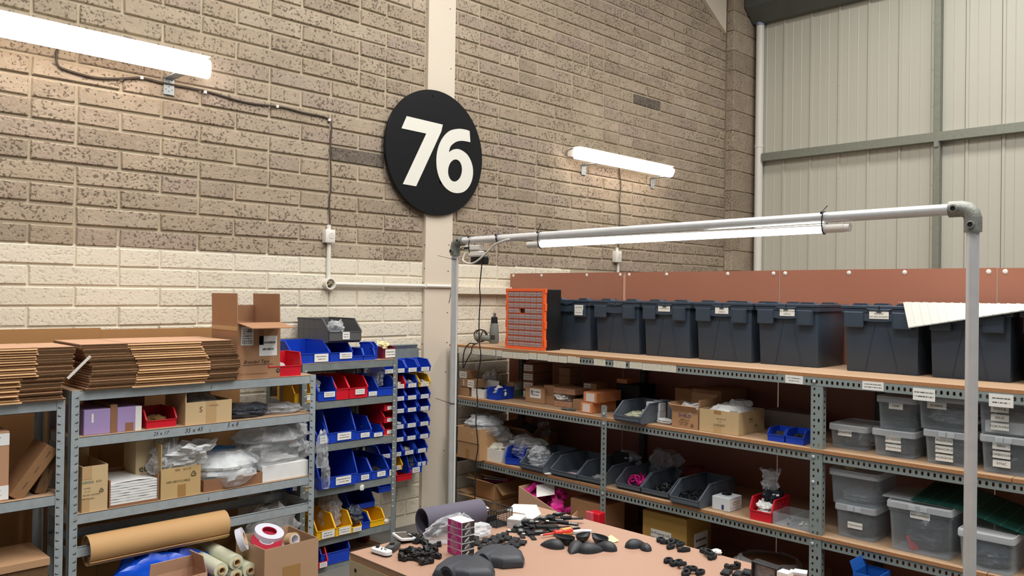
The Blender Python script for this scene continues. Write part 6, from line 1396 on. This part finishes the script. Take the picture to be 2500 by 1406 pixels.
# heaps of small black parts, each part a thing
def pm1():
    m = MB(); m.box(-.017, .017, -.006, .006, 0, .006); m.box(-.017, -.009, -.007, .007, .004, .013); m.cyl((.011, -.007, .006), (.011, .007, .006), .006, 10); m.box(-.006, .004, -.004, .004, .006, .009); return m.mesh('plastic_clip', BLK, bevel=.0008)
def pm2():
    m = MB(); m.box(-.011, .011, -.008, .008, 0, .007); m.prism([(-.011, .007), (.004, .007), (-.004, .018), (-.011, .018)], 'y', -.006, .006); m.cyl((.006, 0, .006), (.006, 0, .011), .004, 10); return m.mesh('plastic_clip', BLK, bevel=.0008)
def pm3():
    m = MB(); m.prism([(-.013, 0), (.013, 0), (.011, .006), (.003, .0085), (-.009, .008), (-.013, .005)], 'y', -.008, .008); m.box(-.015, -.010, -.0095, .0095, 0, .0055); m.box(.009, .015, -.006, .006, 0, .0045); return m.mesh('latch_block', BLKM, bevel=.001)
def pm4():
    m = MB(); m.box(-.045, -.012, -.0065, .0065, 0, .003); m.box(-.012, .020, -.009, .009, 0, .008)
    for i in range(6): m.box(.020+.0035*i, .022+.0035*i, -.007, .007, 0, .0045)
    m.box(.018, .048, -.0065, .0065, 0, .0025); return m.mesh('buckle_strap', BLKM, bevel=.0008)
def pm5():
    m = MB(); n = 20; Lp = lambda k, z: [Vector((.014*k*math.cos(2*PI*i/n)+(.005 if math.cos(2*PI*i/n) > 0 else -.002), .010*k*math.sin(2*PI*i/n), z)) for i in range(n)]
    m.loft([Lp(.45, .0005), Lp(1, 0), Lp(1.02, .005), Lp(.9, .008), Lp(.5, .008), Lp(.45, .0005)], False, False); m.box(-.019, -.011, -.004, .004, 0, .006); return m.mesh('mount_ring', BLKM)
C1, C2, C3, C4, C5 = pm1(), pm2(), pm3(), pm4(), pm5()
def scatter(name, meshes, pts, lb, cat, group, seed, zj=.0, tilt=.25, sc=1.0):
    rr = random.Random(seed)
    for i, q in enumerate(pts):
        px, py = q[:2]; dz = q[2] if len(q) > 2 else 0
        o = link(name, meshes[i % len(meshes)], None, bp(px, py)+Vector((0, 0, dz)), (rr.uniform(-tilt, tilt)*(1 if dz else .3), rr.uniform(-tilt, tilt)*(1 if dz else .3), q[3] if len(q) > 3 else rr.uniform(0, 6.28))); o.scale = (sc,)*3
        tag(o, lb, cat, group)
scatter('plastic_clip', [C1, C2], [(979, 1357), (985, 1368), (994, 1349), (1003, 1366), (1004, 1355, .006), (1013, 1352), (1020, 1361, .006), (1030, 1353), (1037, 1347), (1045, 1342, .006), (1052, 1350), (1058, 1346), (1056, 1361), (1036, 1366), (1022, 1370), (1044, 1356, .007), (1061, 1362)], 'small black plastic clip in the heap right of the white controller', 'clip', 'black clips heap', 21, sc=1.15)
for px, py, lb in ((1041, 1376, 'larger black clip at the front edge of the clip heap'), (1070, 1333, 'single black clip standing alone behind the clip heap'), (1019, 1325, 'black knob piece left of the clear bag'), (1034, 1327, 'black forked piece beside the clear bag'), (1006, 1316, 'black bundle of clips just right of the white-framed screen'), (997, 1311, 'black clip half behind the white-framed screen')):
    tag(link('plastic_clip', C1 if px in (1041, 1034, 1006) else C2, None, bp(px, py), (0, 0, px*.7)), lb, 'clip').scale = (1.25 if px in (1041, 1019, 1034, 1006) else .9,)*3
P = [bp(x, y)+Vector((0, 0, .004)) for x, y in ((1000, 1310), (1011, 1308), (1015, 1316), (1010, 1323))]
tag(MB().tube(catmull(P, 5), .002, 6).build('white_loop', WPL), 'short white loop of lead behind the white-framed screen', 'cable')
scatter('latch_block', [C3], [(1168, 1328, 0, .5), (1180, 1338, 0, .45), (1186, 1322, 0, .6), (1197, 1332, 0, .5), (1210, 1328, .004, .4), (1206, 1316, 0, .5), (1219, 1312, 0, .6), (1224, 1323, .004, .5), (1222, 1338, 0, .4), (1238, 1334, 0, .5), (1243, 1344, 0, .6), (1240, 1316, 0, .5), (1251, 1328, 0, .4), (1259, 1320, 0, .5), (1276, 1327, 0, .5), (1232, 1308, 0, .5), (1262, 1334, 0, .45), (1160, 1317, 0, .7)], 'black latch block in the neat patch right of the magenta cartons', 'latch', 'black latch blocks', 22, sc=1.25)
for i, (px, py, dz, rz) in enumerate(((1265, 1290, 0, .1), (1280, 1285, .006, 1.2), (1286, 1300, 0, 2.2), (1298, 1290, .008, .8), (1305, 1278, .004, 2.9), (1318, 1295, .004, -.5), (1325, 1283, .010, .3), (1338, 1278, .006, -.7), (1345, 1290, 0, -.8), (1360, 1272, .010, .2), (1370, 1286, .006, -.9), (1385, 1275, .006, 2.2), (1312, 1304, 0, -.6), (1295, 1306, 0, 1.0), (1352, 1300, 0, -.5), (1272, 1302, 0, .9), (1378, 1294, 0, -.3), (1340, 1268, .002, .4))):
    o = tag(link('buckle_strap', C4, None, bp(px, py)+Vector((0, 0, dz*1.7)), (0, R(4 if dz else 0), rz)), 'black buckle strap in the heap behind the screwdriver', 'strap', 'black buckle straps heap'); o.scale = (1.18,)*3
    if i % 2 == 0: MB().lathe([(.0048, .0), (.0048, .0012), (.002, .0016)], 12, Matrix.Translation((-.038, 0, .003))).build('white_button', WPL, o)
    if i % 3 == 0: MB().box(-.006, .014, -.005, .005, .008, .0084).build('grey_plate', M('grey_plate', '#7d8182', .4), o)
    elif i % 3 == 1:
        for k in range(5): MB().box(.021+.0045*k, .0228+.0045*k, -.006, .006, .0046, .0050).build('white_rib', WPL, o)
def pod(flip, l_=.07, w_=.040, h_=.022):
    m = MB(); nu, nv = 20, 8; t_ = .0022
    def prof(u, s): x = u; return s*math.sin(PI*min(max(u, 0), 1)**.72)**.75
    def surf(k):
        def f(u, v):
            a = PI*v; ww = prof(.001+.998*u, 1)
            return Vector(((u-.45)*l_*(1-k*.04), math.cos(a)*ww*(w_/2-k*t_), math.sin(a)*ww*(h_-k*t_)))
        return f
    m.grid(surf(0), nu, nv); m.grid(surf(1), nu, nv)
    rim0 = [surf(0)(i/nu, 0) for i in range(nu+1)]+[surf(0)(1-i/nu, 1) for i in range(nu+1)]; rim1 = [surf(1)(i/nu, 0) for i in range(nu+1)]+[surf(1)(1-i/nu, 1) for i in range(nu+1)]
    n = len(rim0); m.add(rim0+rim1, [(i, i+1, n+i+1, n+i) for i in range(n-1)])
    if flip: m.v = [(x, y, h_-z) for x, y, z in m.v]
    return m.mesh('pod_shell', M('pod_black', '#2b2d31', .48, spec=.4), fix=True, ang=50)
PU, PD = pod(False), pod(True)
for px, py, fl_, rz, lb, sc in ((1351, 1335, 0, 1.9, 'smooth dark pod shell lying leftmost in the row below the screwdriver', 1.0), (1379, 1328, 1, 1.75, 'hollow dark pod shell open upwards, second in the row below the screwdriver', .95),
        (1405, 1342, 0, -2.75, 'long dark pod shell, third in the row below the screwdriver', 1.05), (1424, 1322, 1, .2, 'hollow round pod shell at the back of the row', .9), (1440, 1346, 0, -.55, 'dark pod shell with a rounded nose in front of the yellow note', 1.05), (1464, 1330, 1, 1.2, 'hollow dark pod shell beside the yellow note', 1.0), (1480, 1340, 0, 1.75, 'smooth dark pod shell at the right end, over the yellow note', 1.0),
        (1550, 1334, 0, -.35, 'left dark pod shell of the pair lying apart in the middle', .95), (1576, 1340, 0, .9, 'right dark pod shell of the pair lying apart in the middle', .75)):
    o = tag(link('pod_shell', PD if fl_ else PU, None, bp(px, py), (0, 0, rz)), lb, 'shell', 'dark pod shells'); o.scale = (sc*1.12,)*3
    MB().cyl((-.02, -.012, .002), (-.02, .012, .002), .003, 8).build('inner_rib', BLKM, o) if fl_ else MB().cyl((.026, 0, .002), (.028, 0, .002), .003, 8).build('tip_peg', BLKM, o)
ps = [bp(*q) for q in ((1474, 1312), (1492, 1309), (1511, 1323), (1484, 1326))]; cpt = sum(ps, Vector())/4
tag(MB().grid(lambda u, v: ps[0].lerp(ps[1], u).lerp(ps[3].lerp(ps[2], u), v)-cpt+Vector((0, 0, .0008+.004*(u-.5)**2*4)), 6, 4).grid(lambda u, v: ps[0].lerp(ps[1], u).lerp(ps[3].lerp(ps[2], u), v)-cpt+Vector((0, 0, .0004+.004*(u-.5)**2*4)), 6, 4).build('sticky_note', M('note_yellow', '#e6e6a0', .7), None, cpt, fix=False), 'pale yellow sticky note curling under the dark pod shells', 'note')
RG = 'black mount rings'
scatter('mount_ring', [C5], [(1612, 1320, 0, .3), (1627, 1326, 0, 2.6), (1637, 1337, 0, .3), (1650, 1330, .006, 2.0), (1661, 1336, .005, .2), (1670, 1345, 0, -.4), (1640, 1331, .006, .6)], 'black mount ring in the small heap by the back edge of the workbench', 'ring', 'black rings by the back edge', 23, sc=1.1)
scatter('mount_ring', [C5], [(1631, 1371, 0, .2), (1644, 1378, 0, .5), (1656, 1376, 0, .3), (1665, 1384, .004, .2), (1680, 1392, 0, .1), (1692, 1396, .005, .4), (1709, 1400, 0, .2), (1674, 1402, 0, .3)], 'black mount ring in the line near the front edge of the picture', 'ring', 'black rings in a line', 24, sc=1.1)
for px, py, dz, rz, lb in ((1724, 1350, 0, 1.3, 'upper black mount piece of the small group right of centre'), (1738, 1362, .0, .3, 'lower black mount piece of the small group right of centre'), (1731, 1358, .006, .9, 'middle black mount piece lying on the group right of centre')):
    tag(link('mount_ring', C5, None, bp(px, py)+Vector((0, 0, dz)), (0, 0, rz)), lb, 'ring', RG).scale = (1.25,)*3
bag('white crumpled label scrap at the back edge of the workbench', bp(1748, 1351), .03, .03, .012, 204, WCARD, top=.4, amp=.4, name='label_scrap', cat='paper')
for px, py, rz, lb in ((1775, 1400, .2, 'black clip block at the front, left of the tape dispenser'), (1788, 1389, 2.8, 'long black lever at the front, left of the tape dispenser'), (1805, 1404, .1, 'second black clip block at the front near the tape dispenser'), (1825, 1400, .3, 'dark block touching the tape dispenser')):
    tag(link('latch_block', C3 if rz < 2 else C1, None, bp(px, py), (0, 0, rz)), lb, 'clip').scale = (1.35,)*3
# two moulded covers at the front
CV = M('cover_black', '#3a3d43', .5, spec=.4)
def cover(label, pa, pb, sc=1.0):
    a_, b_ = bp(*pa), bp(*pb); d = b_-a_; W_ = d.length; D_ = .125*sc; H_ = .033*sc
    t = thing('moulded_cover', label, 'cover', a_, math.atan2(d.y, d.x))
    n = 22; pl_ = []
    plan = [(0, .0), (.0, .30), (.10, .72), (.28, .95), (.52, 1.02), (.76, .92), (.94, .62), (1.0, .30), (.99, .06), (.62, -.10), (.50, -.04)]
    def LP(k, z, cx=.5, cy=.42): return [Vector(((cx+(x-cx)*k)*W_, (cy+(y-cy)*k)*D_, z)) for x, y in plan]
    m = MB(); m.loft([LP(1, 0), LP(1, H_*.45), LP(.93, H_*.75), LP(.80, H_*.93), LP(.55, H_)], True, True); m.build('cover_shell', CV, t, bevel=.0015, seg=1, ang=25)
    m = MB(); c1_, c2_ = Vector((.23*W_, -.03*D_, .0)), Vector((.45*W_, .50*D_, .0)); r0, r1 = .165*W_, .12*W_
    ax = (c2_-c1_).normalized(); sd = Vector((ax.y, -ax.x, 0)); L1 = (c2_-c1_).length
    m.grid(lambda u, v: c1_+ax*(L1*v)+sd*math.cos(PI*u)*(r0+(r1-r0)*v)+UP*math.sin(PI*u)*(H_*1.12-(H_*.12)*v*v), 18, 6)
    m.build('shaft_tunnel', CV, t, ang=60, fix=True)
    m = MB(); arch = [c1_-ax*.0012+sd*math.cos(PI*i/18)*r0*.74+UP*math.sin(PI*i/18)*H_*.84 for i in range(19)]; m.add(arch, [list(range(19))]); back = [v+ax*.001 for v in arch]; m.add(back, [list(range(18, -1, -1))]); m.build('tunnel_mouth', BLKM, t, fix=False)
    m = MB(); m.add([c1_+sd*math.cos(PI*i/18)*r0*k+UP*math.sin(PI*i/18)*H_*(1.12 if k == 1 else .84) for k in (.74, 1) for i in range(19)], [(i, i+1, 20+i, 19+i) for i in range(18)]); m.build('tunnel_rim', CV, t, fix=False)
    for x, y in ((.55, .80), (.80, .45)): m = MB(); m.loft([m.rloop(.075*W_, .09*D_, .003, H_*z, x*W_, y*D_, 3) for z in (.80, 1.005-.10*(abs(x-.55)*2))]); m.build('slot_hole', BLKM, t)
    return t
cover('black moulded cover with a tunnel mouth, the one behind, right of the magenta cartons', (1150, 1382), (1278, 1388), 1.0)
cover('black moulded cover with a tunnel mouth, the nearest one at the bottom edge', (1055, 1418), (1205, 1424), 1.1)
# tape dispenser and white pieces at the lower right of the bench
a_, b_ = bp(1833, 1432), bp(1895, 1450)
t = thing('tape_pack', 'clear-fronted dark-framed pack at the bottom edge of the workbench', 'pack', a_, math.atan2((b_-a_).y, (b_-a_).x)); w = (b_-a_).length
h = (1438-1374)*depth(a_)/F
m = MB(); m.box(0, .005, 0, .03, 0, h); m.box(w-.005, w, 0, .03, 0, h*.93); m.box(.005, w-.005, 0, .03, 0, .004); m.hexa([Vector(q) for q in ((0, 0, h-.005), (w, 0, h*.93-.005), (w, .03, h*.93-.005), (0, .03, h-.005), (0, 0, h), (w, 0, h*.93), (w, .03, h*.93), (0, .03, h))]); m.build('pack_frame', BLK, t, bevel=.0015)
MB().box(.005, w-.005, .010, .012, .004, h*.92).build('clear_front', CLEAR, t); MB().box(.007, w-.007, .02, .024, h*.1, h*.85).build('printed_insert', M('mixed_print', '#a8998f', .6, var=.8, vs=140), t); MB().box(w+.001, w+.03, .0, .03, 0, h*.85).build('pack_side', LBL1, t)
a_ = bp(1945, 1412); t = thing('white_box', 'small white card piece at the right bottom of the workbench', 'box', a_, R(-70))
MB().box(-.02, .02, 0, .035, 0, .012).build('lower_card', WCARD, t, bevel=.001); MB().box(-.008, .026, -.012, .02, .0122, .020).build('upper_card', M('pale_grey_card', '#c7cdd3', .5), t, bevel=.001)
